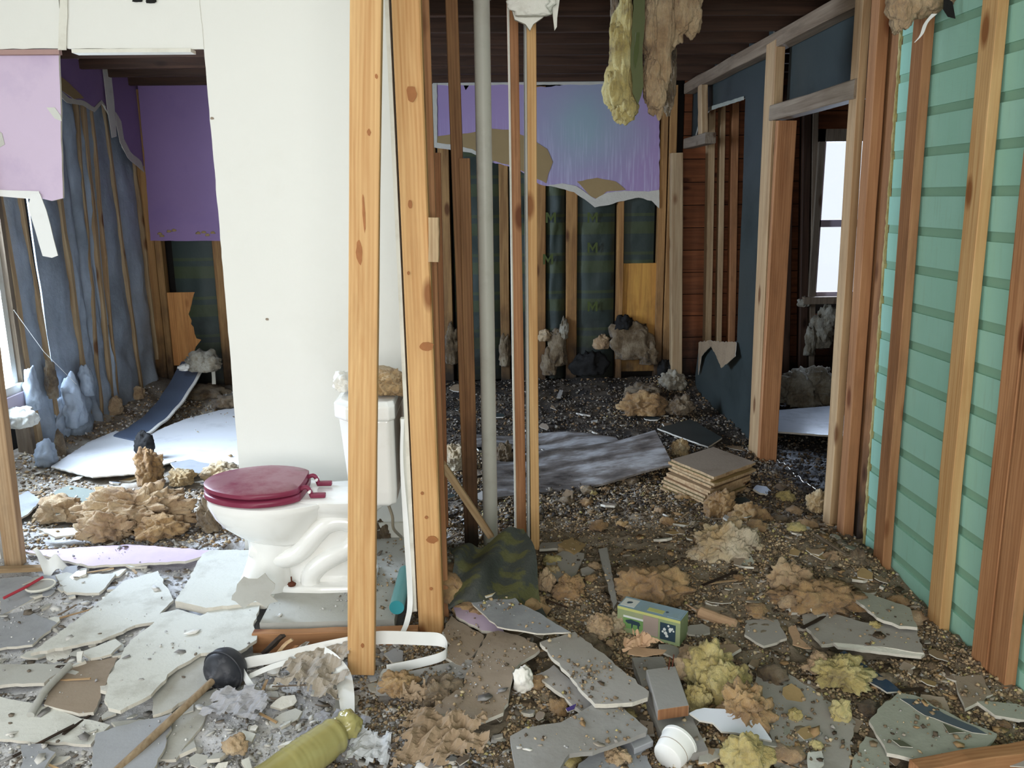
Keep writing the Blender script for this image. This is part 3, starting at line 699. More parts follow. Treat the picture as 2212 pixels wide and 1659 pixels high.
# insulation fringe at the siding end
fr_ = [(bx-0.006, ysd1+.06*t/2.4+(.010 if k else 0), t) for k in (0, 1) for t in ((0.02, .6, 1.2, 1.8, 2.46) if not k else (2.46, 1.8, 1.2, .6, .02))]
slab('foam_fringe', fr_, .012, INS_Y, .006, .02, 3, rw, down=(1, 0, 0), edge=INS_Y)
# doorway: near jamb (two studs), far jamb (two studs), header, plate
def jamb(px, py, mt, lb, wY=0.089, X0=xf, dX=0.038, z1=ZC-0.03):
    Y0 = K(px, py, X0).y; o = rbeam('door_stud', Y0, wY, X0, dX, -0.03, z1, mt, None, seed=px); props(o, lb, 'stud'); return Y0
YJ1 = jamb(1802, 1000, WOODP, 'pale stud forming the near side of the doorway opening', 0.085, xf, 0.038)
YJ2 = jamb(1834, 1000, WOODR, 'yellowish stud with orange side between doorway and mint siding', 0.075, xf, 0.05)
box('jamb_light_block', (XR+.02, ysd1+.03, -.02), (XR+.10, YJ1+.05, ZC), WOODB, rw)  # dark filler added to block window light between the jamb studs
YJ3 = K(1640, 900, xf).y
o = rbeam('door_stud', YJ3, 0.17, xf, 0.055, -0.02, ZC-.05, WOODP, None, seed=3); props(o, 'tall pale double stud on the far side of the doorway, reaching the top plate', 'stud')
zhd = K(1665, 265, xf).z
pA = W(1645, 900, YJ3-0.05); pB = W(1683, 900, YJ3-0.05)
o = beam('door_stud', ((pA.x+pB.x)/2, YJ3-0.03, -0.02), ((pA.x+pB.x)/2, YJ3-0.03, zhd), pB.x-pA.x, 0.04, WOODR, None, face=(0, 1, 0), seed=9, segs=6, wob=.001); props(o, 'reddish-brown trimmer stud under the doorway header at its far side', 'stud')
o = beam('door_header', (xf+0.03, YJ1+0.06, zhd+0.05), (xf+0.03, YJ3+0.08, zhd+0.05), 0.08, 0.085, WOODG, None, face=(0, 0, 1), wob=0.003, segs=6); props(o, 'rough grey horizontal timber across the top of the doorway', 'beam')
o = beam('top_plate', (xf+0.045, YJ1+0.1, ZC-0.045), (xf+0.045, YB+0.02, ZC-0.045), 0.09, 0.085, WOODG, None, face=(0, 0, 1), wob=0.003, segs=8); props(o, 'sloping-looking grey-brown top plate along the right wall under the dark ceiling', 'beam')
# tar sheathing
tw = empty('wall_far_right', (XR, 5.5, 0), kind='structure')
xs_ = XR+0.055
slab('tar_sheathing', [K(x, y, xs_) for x, y in [(1650, 1000), (1500, 905), (1502, 810), (1510, 745), (1522, 738), (1540, 745), (1560, 770), (1576, 748), (1592, 736), (1598, 560), (1604, 420), (1610, 212), (1530, 240), (1510, 262), (1500, 300), (1455, 318), (1440, 190), (1480, 150), (1670, 60)]], 0.012, TAR, 0.003, 0.05, 4, tw, edge=GYP, down=(1, 0, 0))
slab('tar_sheathing', [(xs_, YJ1+0.0, zhd+0.06), (xs_, YJ3+0.1, zhd+0.06), (xs_, YJ3+.1, ZC), (xs_, YJ1, ZC)], 0.012, TAR, 0.001, 0.05, 5, tw, down=(1, 0, 0))
slab('torn_paper_flap', [K(1509, 740, xs_-.01), K(1530, 735, xs_-.03), K(1558, 738, xs_-.03), K(1590, 740, xs_-.02), K(1588, 770, xs_-.05), K(1558, 795, xs_-.08), K(1545, 765, xs_-.04), K(1535, 748, xs_-.03), K(1515, 770, xs_-.04), K(1508, 810, xs_-.02)], 0.004, KRAFTD, 0.006, 0.03, 5, tw, down=(1, 0, 0))
slab('torn_paper_edge', [K(x, y, xs_-.01) for x, y in [(1528, 232), (1606, 208), (1606, 216), (1560, 230), (1530, 240)]], 0.003, GYPG, 0.002, 0.04, 6, tw, down=(1, 0, 0))
def wbeam(name, bpx, tpx, Y, wpx, mat, label=None, cat='stud', d=0.09, zt=None, parent=None, z0=-0.02, seed=1, segs=6):
    """upright timber at depth Y through pixel (bpx) and (tpx)"""
    b = W(*bpx, Y); t = W(*tpx, Y); k = (t-b)/(t.z-b.z)
    lo = b+k*(z0-b.z) if z0 is not None else b; hi = b+k*((zt if zt is not None else ZC-.02)-b.z) if zt != 'px' else t
    wd = wpx/1800*Y*1.02
    o = beam(name, lo+Vector((0, d/2, 0)), hi+Vector((0, d/2, 0)), wd, d, mat, parent, face=(0, 1, 0), wob=0.0012, segs=segs, seed=seed)
    if label: props(o, label, cat)
    return o
# short stud + header of the second opening
Ys = K(1518, 220, xf).y
o = rbeam('wall_stud', Ys, 0.11, xf, 0.05, K(1518, 292, xf).z, ZC-.08, WOODP, None); props(o, 'short stud hanging from the top plate left of the doorway', 'stud')
o = beam('door_header', (xf+.03, Ys-.15, K(1500, 305, xf).z), (xf+.03, YB-.05, K(1500, 305, xf).z), 0.08, 0.08, WOODG, None, face=(0, 0, 1)); props(o, 'short grey header block beside the torn purple drywall corner', 'beam')
wbeam('wall_stud', (1462, 820), (1464, 330), YB-0.12, 24, WOODP, 'pale stud standing right of the torn purple drywall in the back corner', zt='px', seed=31)
# --- right rear room
rr_ = empty('wall_right_room', (3, 7.2, 0), kind='structure')
zz = 0.0; k = 0
xa = 1.84; WX0 = W(1768, 480, YB+.02).x; WX1 = WX0+0.82; WZ0 = W(1780, 640, YB+.02).z; WZ1 = W(1800, 306, YB+.02).z
PLK = wood('plank_red', srgb(150, 92, 58), srgb(98, 56, 34), dirt=.3, mold=True)
while zz < ZC:
    h = 0.19
    segs_ = [(xa-.15, 4.3)] if (zz+h < WZ0+.02 or zz > WZ1) else [(xa-.15, WX0-0.02), (WX1+0.02, 4.3)]
    for a, b in segs_:
        y = YB+0.12+rr.uniform(0, .006)
        beam('plank', (a, y, zz+h/2), (b, y, zz+h/2), 0.02, h-0.006, PLK, rr_, face=(0, 0, 1))
    zz += h
for px, w_, mt in ((1532, 14, WOODP), (1556, 10, WOODP), (1583, 14, WOODR), (1738, 16, WOODD), (1756, 12, WOODG), (1700, 18, WOODD)):
    wbeam('stud', (px, 640), (px+4, 400), YB+0.02, w_, mt, parent=rr_, seed=px)
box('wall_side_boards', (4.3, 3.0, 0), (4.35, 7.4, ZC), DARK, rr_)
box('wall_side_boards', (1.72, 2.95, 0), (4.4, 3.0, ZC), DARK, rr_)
box('backing_boards', (1.7, YB+.14, 0), (4.35, YB+.17, WZ0-.05), DARK, rr_); box('backing_boards', (1.7, YB+.14, WZ0-.06), (WX0-.03, YB+.17, ZC+.1), DARK, rr_); box('backing_boards', (WX1+.03, YB+.14, WZ0-.06), (4.35, YB+.17, ZC+.1), DARK, rr_); box('backing_boards', (WX0-.05, YB+.14, WZ1+.02), (WX1+.05, YB+.17, ZC+.1), DARK, rr_)  # dark boxes added to stop daylight showing through the plank gaps
w1 = empty('window_1', (WX0, YB, WZ0), kind='structure')
GRW = WOODG
t = 0.05
box('window_frame', (WX0-t, YB-.01, WZ0-.06), (WX0, YB+.1, WZ1+.1), GRW, w1); box('window_frame', (WX1, YB-.01, WZ0-.06), (WX1+t, YB+.1, WZ1+.1), GRW, w1)
box('window_frame', (WX0-t, YB-.01, WZ1), (WX1+t, YB+.1, WZ1+.1), GRW, w1); box('window_sill', (WX0-.1, YB-.04, WZ0-.06), (WX1+.1, YB+.1, WZ0), GRW, w1)
zm = W(1795, 483, YB).z
box('window_rail', (WX0, YB+.04, zm-.03), (WX1, YB+.09, zm+.03), PINKTRIM, w1); box('window_sash', (WX0, YB+.04, WZ0), (WX0+.03, YB+.09, WZ1), PINKTRIM, w1)
box('window_sash', (WX1-.03, YB+.04, WZ0), (WX1, YB+.09, WZ1), PINKTRIM, w1); box('window_sash', (WX0, YB+.04, WZ0), (WX1, YB+.09, WZ0+.035), PINKTRIM, w1)
box('window_pane', (WX0, YB+.06, WZ0), (WX1, YB+.064, zm), GLASS, w1); box('window_pane', (WX0, YB+.07, zm), (WX1, YB+.074, WZ1), GLASS, w1)
for i, (px, py, a, b) in enumerate([(1775, 720, .10, .22), (1750, 740, .06, .2), (1790, 690, .08, .12), (1737, 655, .05, .05)]):
    clump('insulation_scrap', W(px, py, YB+.02), (a, .04, b), 110+i, INS_G, parent=rr_, sub=4, lump=.6, fine=.5)
# ================================================================== partition studs and posts
o = wbeam('loose_stud', (779, 1458), (790, 0), 2.58, 62, WOOD, 'pale yellow pine stud standing in front of the toilet tank', z0=W(779, 1458, 2.58).z, zt=2.43, d=0.04, seed=2)
o = wbeam('corner_post', (931, 1372), (877, 0), 2.85, 57, WOOD, 'wide knotty yellow pine post right of the toilet, ends the white partition', z0=-0.02, d=0.09, seed=5)
o = wbeam('corner_post_back', (958, 1200), (918, 0), 2.97, 14, WOODR, 'narrow brown stud edge showing behind the knotty corner post', d=0.04, seed=6)
o.name = 'post'
wbeam('partition_stud', (1016, 1185), (975, 0), 3.62, 24, WOODB, 'dark brown stud left of the white pipe, taller of the nailed pair', seed=7)
wbeam('partition_stud', (1023, 1185), (1003, 342), 3.60, 22, WOODB, 'shorter brown stud nailed beside the taller one left of the white pipe', zt='px', seed=8, d=0.085)
wbeam('partition_stud', (1127, 1152), (1108, 50), 3.70, 21, WOODR, 'reddish-brown stud with white paint edge just right of the white pipe', seed=9)
wbeam('partition_stud', (1156, 1198), (1148, 60), 3.56, 19, WOOD, 'light orange stud furthest right of the bare studs in the middle', seed=10, z0=-0.04)
o = wbeam('white_edge_strip', (1114, 1150), (1098, 50), 3.69, 4, TRIMW, 'thin white paint strip running up the reddish stud', 'trim', d=0.02)
o = wbeam('grey_edge_strip', (1143, 1195), (1136, 60), 3.57, 5, GYPD, 'thin grey strip along the left side of the light orange stud', 'trim', d=0.08)
b = W(1060, 1170, 3.66); t = W(1040, 0, 3.66); k_ = (t-b)/(t.z-b.z); lo = b+k_*(0-b.z); hi = b+k_*(2.49-b.z)
pe = empty('drain_pipe', lo, 'white plastic drain pipe standing upright between the bare studs', 'pipe')
tube('pipe_body', [lo, hi], 0.034, PIPE, pe, 28); tube('pipe_collar', [hi-Vector((0, 0, .10)), hi-Vector((0, 0, .02))], 0.04, PIPE, pe, 28)
# short blocks behind the knotty post
wbeam('lath_bundle', (952, 700), (944, 330), 3.9, 14, WOODR, 'split brown lath standing behind the knotty corner post', d=0.04, zt='px', seed=14)
# perpendicular partition: drywall edge on the toilet side
ye0, ye1 = 2.86, YP-0.02
eb = W(900, 1340, 2.84); et = W(838, 0, 2.84); kk = (et-eb)/(et.z-eb.z); lo = eb+kk*(0.05-eb.z); hi = eb+kk*(2.45-eb.z)
pp = empty('wall_side', (lo.x, 3.2, 0), kind='structure')
sh = slab('drywall_sheet', [(lo.x, ye0, 0.1), (hi.x, ye0, 2.45), (hi.x, ye1, 2.45), (lo.x+.0, ye1, 0.1)], 0.013, WALLW, 0.002, 0.03, 3, pp, edge=TRIMW, down=(-1, 0, 0), keep=(1, 2, 3))
wbeam('stud', (905, 1300), (870, 200), 3.40, 20, WOODB, parent=pp, z0=0.05)
# trims beside it at the bottom
o = wbeam('trim_strip', (896, 1325), (870, 905), 2.93, 12, TRIMW, 'yellowed vertical trim board beside the knotty post, right of the tank', 'trim', d=0.03, z0=0.06, zt='px')

# lilac panel hanging in the left doorway, with its white strips
yq = YP+0.03
pl = empty('hanging_plasterboard', W(60, 420, yq), 'lilac painted plasterboard panel hanging in the left doorway under the white header', 'panel')
slab('painted_board', [W(x, y, yq) for x, y in [(-120, 104), (127, 104), (131, 270), (136, 428), (112, 434), (86, 428), (40, 424), (-120, 410)]], 0.013, PURPL, 0.0025, 0.05, 3, pl, down=(0, 1, 0))
slab('scraped_patch', [W(x, y, yq-.003) for x, y in [(100, 232), (118, 232), (131, 250), (133, 262), (118, 256)]], 0.002, GYPL, 0.003, 0.03, 3, pl, down=(0, 1, 0))
slab('scraped_patch', [W(x, y, yq-.003) for x, y in [(-20, 270), (4, 288), (10, 312), (-20, 330)]], 0.002, GYPL, 0.003, 0.03, 4, pl, down=(0, 1, 0))
slab('paper_tape', [W(x, y, yq-.006) for x, y in [(-120, 398), (0, 410), (84, 413), (88, 432), (70, 430), (0, 424), (-120, 418)]], 0.003, PLASTW, 0.001, 0.05, 5, pl, down=(0, 1, 0))
slab('paper_tape', [W(x, y, yq-.012) for x, y in [(68, 420), (86, 418), (100, 455), (125, 552), (112, 557), (92, 553), (60, 446)]], 0.004, PLASTW, 0.0015, 0.05, 6, pl, down=(0, 1, 0))
# ================================================================== TOILET
ZT = 0.07
st(box('bathroom_floor', (G(566, 1336, ZT).x, 2.855, 0.025), (-0.36, YP, ZT), GYPD))
yc = 3.21
def bt(px, py, Y): return W(px, py, Y).x
xf_ = W(450, 1085, yc).x                      # front tip of the rim
T = empty('toilet', (xf_+.35, yc, ZT), 'dusty white toilet with maroon seat and lid, standing against the white wall', 'toilet')
def egg(z, x0, x1, hw, k=0.0, n=40, sq=2.2):
    """egg outline, nose at x0, tail at x1"""
    out = []
    for i in range(n):
        a = 2*math.pi*i/n; cx, sx = math.cos(a), math.sin(a)
        x = math.copysign(abs(cx)**(2/sq), cx); y = math.copysign(abs(sx)**(2/sq), sx)
        wdt = 1-0.16*(-x) if x < 0 else 1.0
        out.append(Vector((xf_+(x0+x1)/2+(x1-x0)/2*x, yc+hw*y*wdt, ZT+z)))
    return out
def loft(name, rings, mat, parent, cap0=True, cap1=True):
    n = len(rings[0]); vs = [p for r in rings for p in r]; fs = []
    for i in range(len(rings)-1):
        for j in range(n):
            fs.append((i*n+j, i*n+(j+1) % n, (i+1)*n+(j+1) % n, (i+1)*n+j))
    if cap0: fs.append(tuple(range(n-1, -1, -1)))
    if cap1: fs.append(tuple((len(rings)-1)*n+j for j in range(n)))
    return mesh_obj(name, vs, fs, mat, parent, smooth=True)
def bevsm(o, w=0.006):
    b = o.modifiers.new('bev', 'BEVEL'); b.width = w; b.segments = 3; b.limit_method = 'ANGLE'; b.angle_limit = 0.6
    return o
bowl = loft('bowl', [egg(.185, .17, .40, .085), egg(.20, .14, .41, .10), egg(.225, .10, .42, .122), egg(.26, .055, .44, .146), egg(.30, .022, .47, .166), egg(.335, .006, .50, .176), egg(.352, .0, .52, .181), egg(.362, .002, .53, .180), egg(.374, .002, .53, .180), egg(.377, .008, .525, .174)], CERAM, T)
loft('bowl_neck', [egg(0, .105, .33, .125, sq=3), egg(.012, .10, .33, .128, sq=3), egg(.05, .12, .33, .118, sq=2.6), egg(.12, .145, .33, .098), egg(.17, .15, .36, .088), egg(.22, .14, .40, .10)], CERAM, T)
# rear deck and web
def rbox(name, x0, x1, hw, z0, z1, mat, parent, bev=.012, tx=0, yo=0):
    v = [(xf_+x0, yc-hw+yo, ZT+z0), (xf_+x1, yc-hw+yo, ZT+z0), (xf_+x1, yc+hw+yo, ZT+z0), (xf_+x0, yc+hw+yo, ZT+z0), (xf_+x0-tx, yc-hw+yo, ZT+z1), (xf_+x1, yc-hw+yo, ZT+z1), (xf_+x1, yc+hw+yo, ZT+z1), (xf_+x0-tx, yc+hw+yo, ZT+z1)]
    o = mesh_obj(name, v, [(0, 3, 2, 1), (4, 5, 6, 7), (0, 1, 5, 4), (1, 2, 6, 5), (2, 3, 7, 6), (3, 0, 4, 7)], mat, parent); return bevsm(o, bev)
loft('deck', [egg(.285, .40, .66, .085, sq=3), egg(.32, .38, .69, .105, sq=4), egg(.35, .36, .72, .13, sq=4.5), egg(.378, .36, .725, .135, sq=5), egg(.382, .37, .72, .13, sq=5)], CERAM, T)
loft('web', [egg(.0, .26, .64, .068, sq=4), egg(.10, .26, .62, .068, sq=4), egg(.22, .26, .60, .072, sq=4), egg(.33, .30, .62, .07, sq=4)], CERAM, T)
loft('foot', [egg(0, .24, .66, .125, sq=6), egg(.012, .24, .66, .125, sq=6), egg(.022, .25, .655, .118, sq=6)], CERAM, T)
def tw_(x, z, y): return Vector((xf_+x, yc-y, ZT+z))
for s_ in (1, -1):
    tube('trapway', smoothpath([tw_(x, z, y*s_) for x, z, y in [(.18, .16, .03), (.25, .125, .05), (.32, .128, .062), (.38, .165, .066), (.43, .222, .068), (.48, .268, .068), (.54, .282, .066), (.60, .258, .062), (.61, .21, .06), (.57, .165, .06), (.50, .13, .062), (.44, .092, .064), (.405, .05, .064), (.40, .01, .064)]], 5), 0.040, CERAM, T, 18)
# seat and lid (closed)
def ring_solid(name, z0, z1, x0, x1, hw, mat, dome=0.0, tilt=0.0):
    rs = [egg(z0, x0+.006, x1, hw-.006, sq=2.1), egg(z0+.004, x0, x1, hw, sq=2.1), egg(z1-.005, x0, x1, hw, sq=2.1), egg(z1, x0+.007, x1-.004, hw-.007, sq=2.1), egg(z1+dome, x0+.06, x1-.06, hw-.06, sq=2.1), egg(z1+dome*1.15, x0+.15, x1-.15, hw-.14, sq=2.1)]
    for r in rs:
        for p in r:
            if p.x > xf_+x1-.045: p.x = xf_+x1-.045+(p.x-(xf_+x1-.045))*.15
            p.z += tilt*(p.x-xf_-x1)
    return loft(name, rs, mat, T)
ring_solid('seat', .384, .410, -.006, .435, .186, MAROON)
ring_solid('lid', .413, .437, -.004, .43, .184, LIDM, dome=.006, tilt=-.02)
for s_ in (1, -1):
    h = empty('hinge', tw_(.43, .40, .07*s_)); h.parent = T; h.matrix_parent_inverse = T.matrix_basis.inverted()
    tube('hinge_arm', smoothpath([tw_(.375, .415, .07*s_), tw_(.41, .428, .07*s_), tw_(.425, .41, .07*s_), tw_(.43, .39, .07*s_)], 4), .009, MAROON, T, 10)
    bevsm(rbox('hinge_block', .425, .485, .012, .384, .402, MAROON, T, .004, yo=-.07*s_), .004)
    tube('hinge_cap', [tw_(.425, .412, .055*s_), tw_(.425, .412, .088*s_)], .006, CERAM, T, 10)
bpy.data.objects.remove(h); 
for o in list(bpy.data.objects):
    if o.name.startswith('hinge') and o.type == 'EMPTY': bpy.data.objects.remove(o)
clump('rusty_bolt', tw_(.335, .032, .105), (.016, .014, .012), 5, RUST, parent=T, sub=3); tube('bolt_pin', [tw_(.335, .03, .105), tw_(.335, .065, .105)], .003, RUST, T, 8)
# tank: chamfered corners, tapering down
xk0 = W(748, 1100, yc-.1).x-xf_; xk1 = min(-0.345-xf_, W(872, 1000, yc-.1).x-xf_)
def tankring(z, x0, x1, hw, c):
    P = [(x0+c, -hw), (x1-.02, -hw), (x1, -hw+.02), (x1, hw-.02), (x1-.02, hw), (x0+c, hw), (x0+.008, hw-c), (x0, hw-c*1.6), (x0, -hw+c*1.6), (x0+.008, -hw+c)]
    return [Vector((xf_+a, yc+b, ZT+z)) for a, b in P]
zt0 = .40; zt1 = .735
tk = loft('tank', [tankring(.385, xk0+.05, xk1-.02, .19, .05), tankring(zt0, xk0+.03, xk1-.006, .21, .05), tankring(.45, xk0+.022, xk1-.002, .218, .05), tankring(zt1, xk0+.0, xk1, .235, .055)], CERAM, T); bevsm(tk, .01)
tk.data.polygons.foreach_set('use_smooth', [False]*len(tk.data.polygons))
tl = loft('tank_lid', [tankring(zt1, xk0-.006, xk1+.004, .242, .055), tankring(zt1+.008, xk0-.014, xk1+.006, .25, .06), tankring(zt1+.055, xk0-.014, xk1+.006, .25, .06), tankring(zt1+.072, xk0+.015, xk1, .235, .05)], CERAM, T); bevsm(tl, .008)
tl.data.polygons.foreach_set('use_smooth', [False]*len(tl.data.polygons))
tube('supply_hose', smoothpath([tw_(xk1-.05, .39, .14), tw_(xk1-.03, .33, .15), tw_(xk1-.03, .27, .13), tw_(xk1-.01, .2, .05)], 5), .006, plain('hose_grey', srgb(120, 112, 96), .5), T, 10)
zl = ZT+zt1+.07
clump('foam_lump', (W(842, 850, yc-.08).x, yc-.10, zl+.035), (.065, .10, .05), 201, INS_O, 'crumpled tan foam lump resting on the toilet tank lid', 'debris', sub=5, lump=.5, fine=.6)
clump('foam_scrap', (W(818, 838, yc+.1).x, yc+.10, zl+.03), (.10, .08, .035), 202, INS_T, 'flat tan foam scrap at the back of the tank lid', 'debris', sub=4)
clump('plaster_lump', (W(748, 832, yc).x, yc-.02, zl+.035), (.045, .10, .04), 203, PLASTER, 'white plaster lump on the left edge of the tank lid', 'debris', sub=4, lump=.6)

# ================================================================== floor frame around the toilet
o = beam('floor_timber', (W(552, 1365, 2.83).x, 2.80, 0.02), (W(905, 1365, 2.83).x, 2.80, 0.02), 0.04, 0.09, WOODR, None, face=(0, 0, 1), wob=.002, segs=6)
props(o, 'brown floor timber laid along the front of the bathroom slab', 'timber')
H1 = lambda x, y: float(hgt([x], [y])[0])
def gpt(px, py, z):
    p = G(px, py, z); return p
def shard(name, px, mat, label, cat='debris', z=0.03, th=0.012, amp=0.003, step=0.025, seed=1, tilt=(0, 0), edge=None, group=None, zs=None):
    """a flat piece lying on the rubble; outline read at height z"""
    P = []
    c = sum((G(x, y, z) for x, y in px), Vector())/len(px)
    for i, (x, y) in enumerate(px):
        zz = zs[i] if zs else z; p = G(x, y, zz)
        if not zs:
            zz = z+(p.x-c.x)*tilt[0]+(p.y-c.y)*tilt[1]; p = G(x, y, zz)
        P.append(p)
    o = slab(name, P, th, mat, amp, step, seed, edge=edge); return props(o, label, cat, group)
SLABS = []
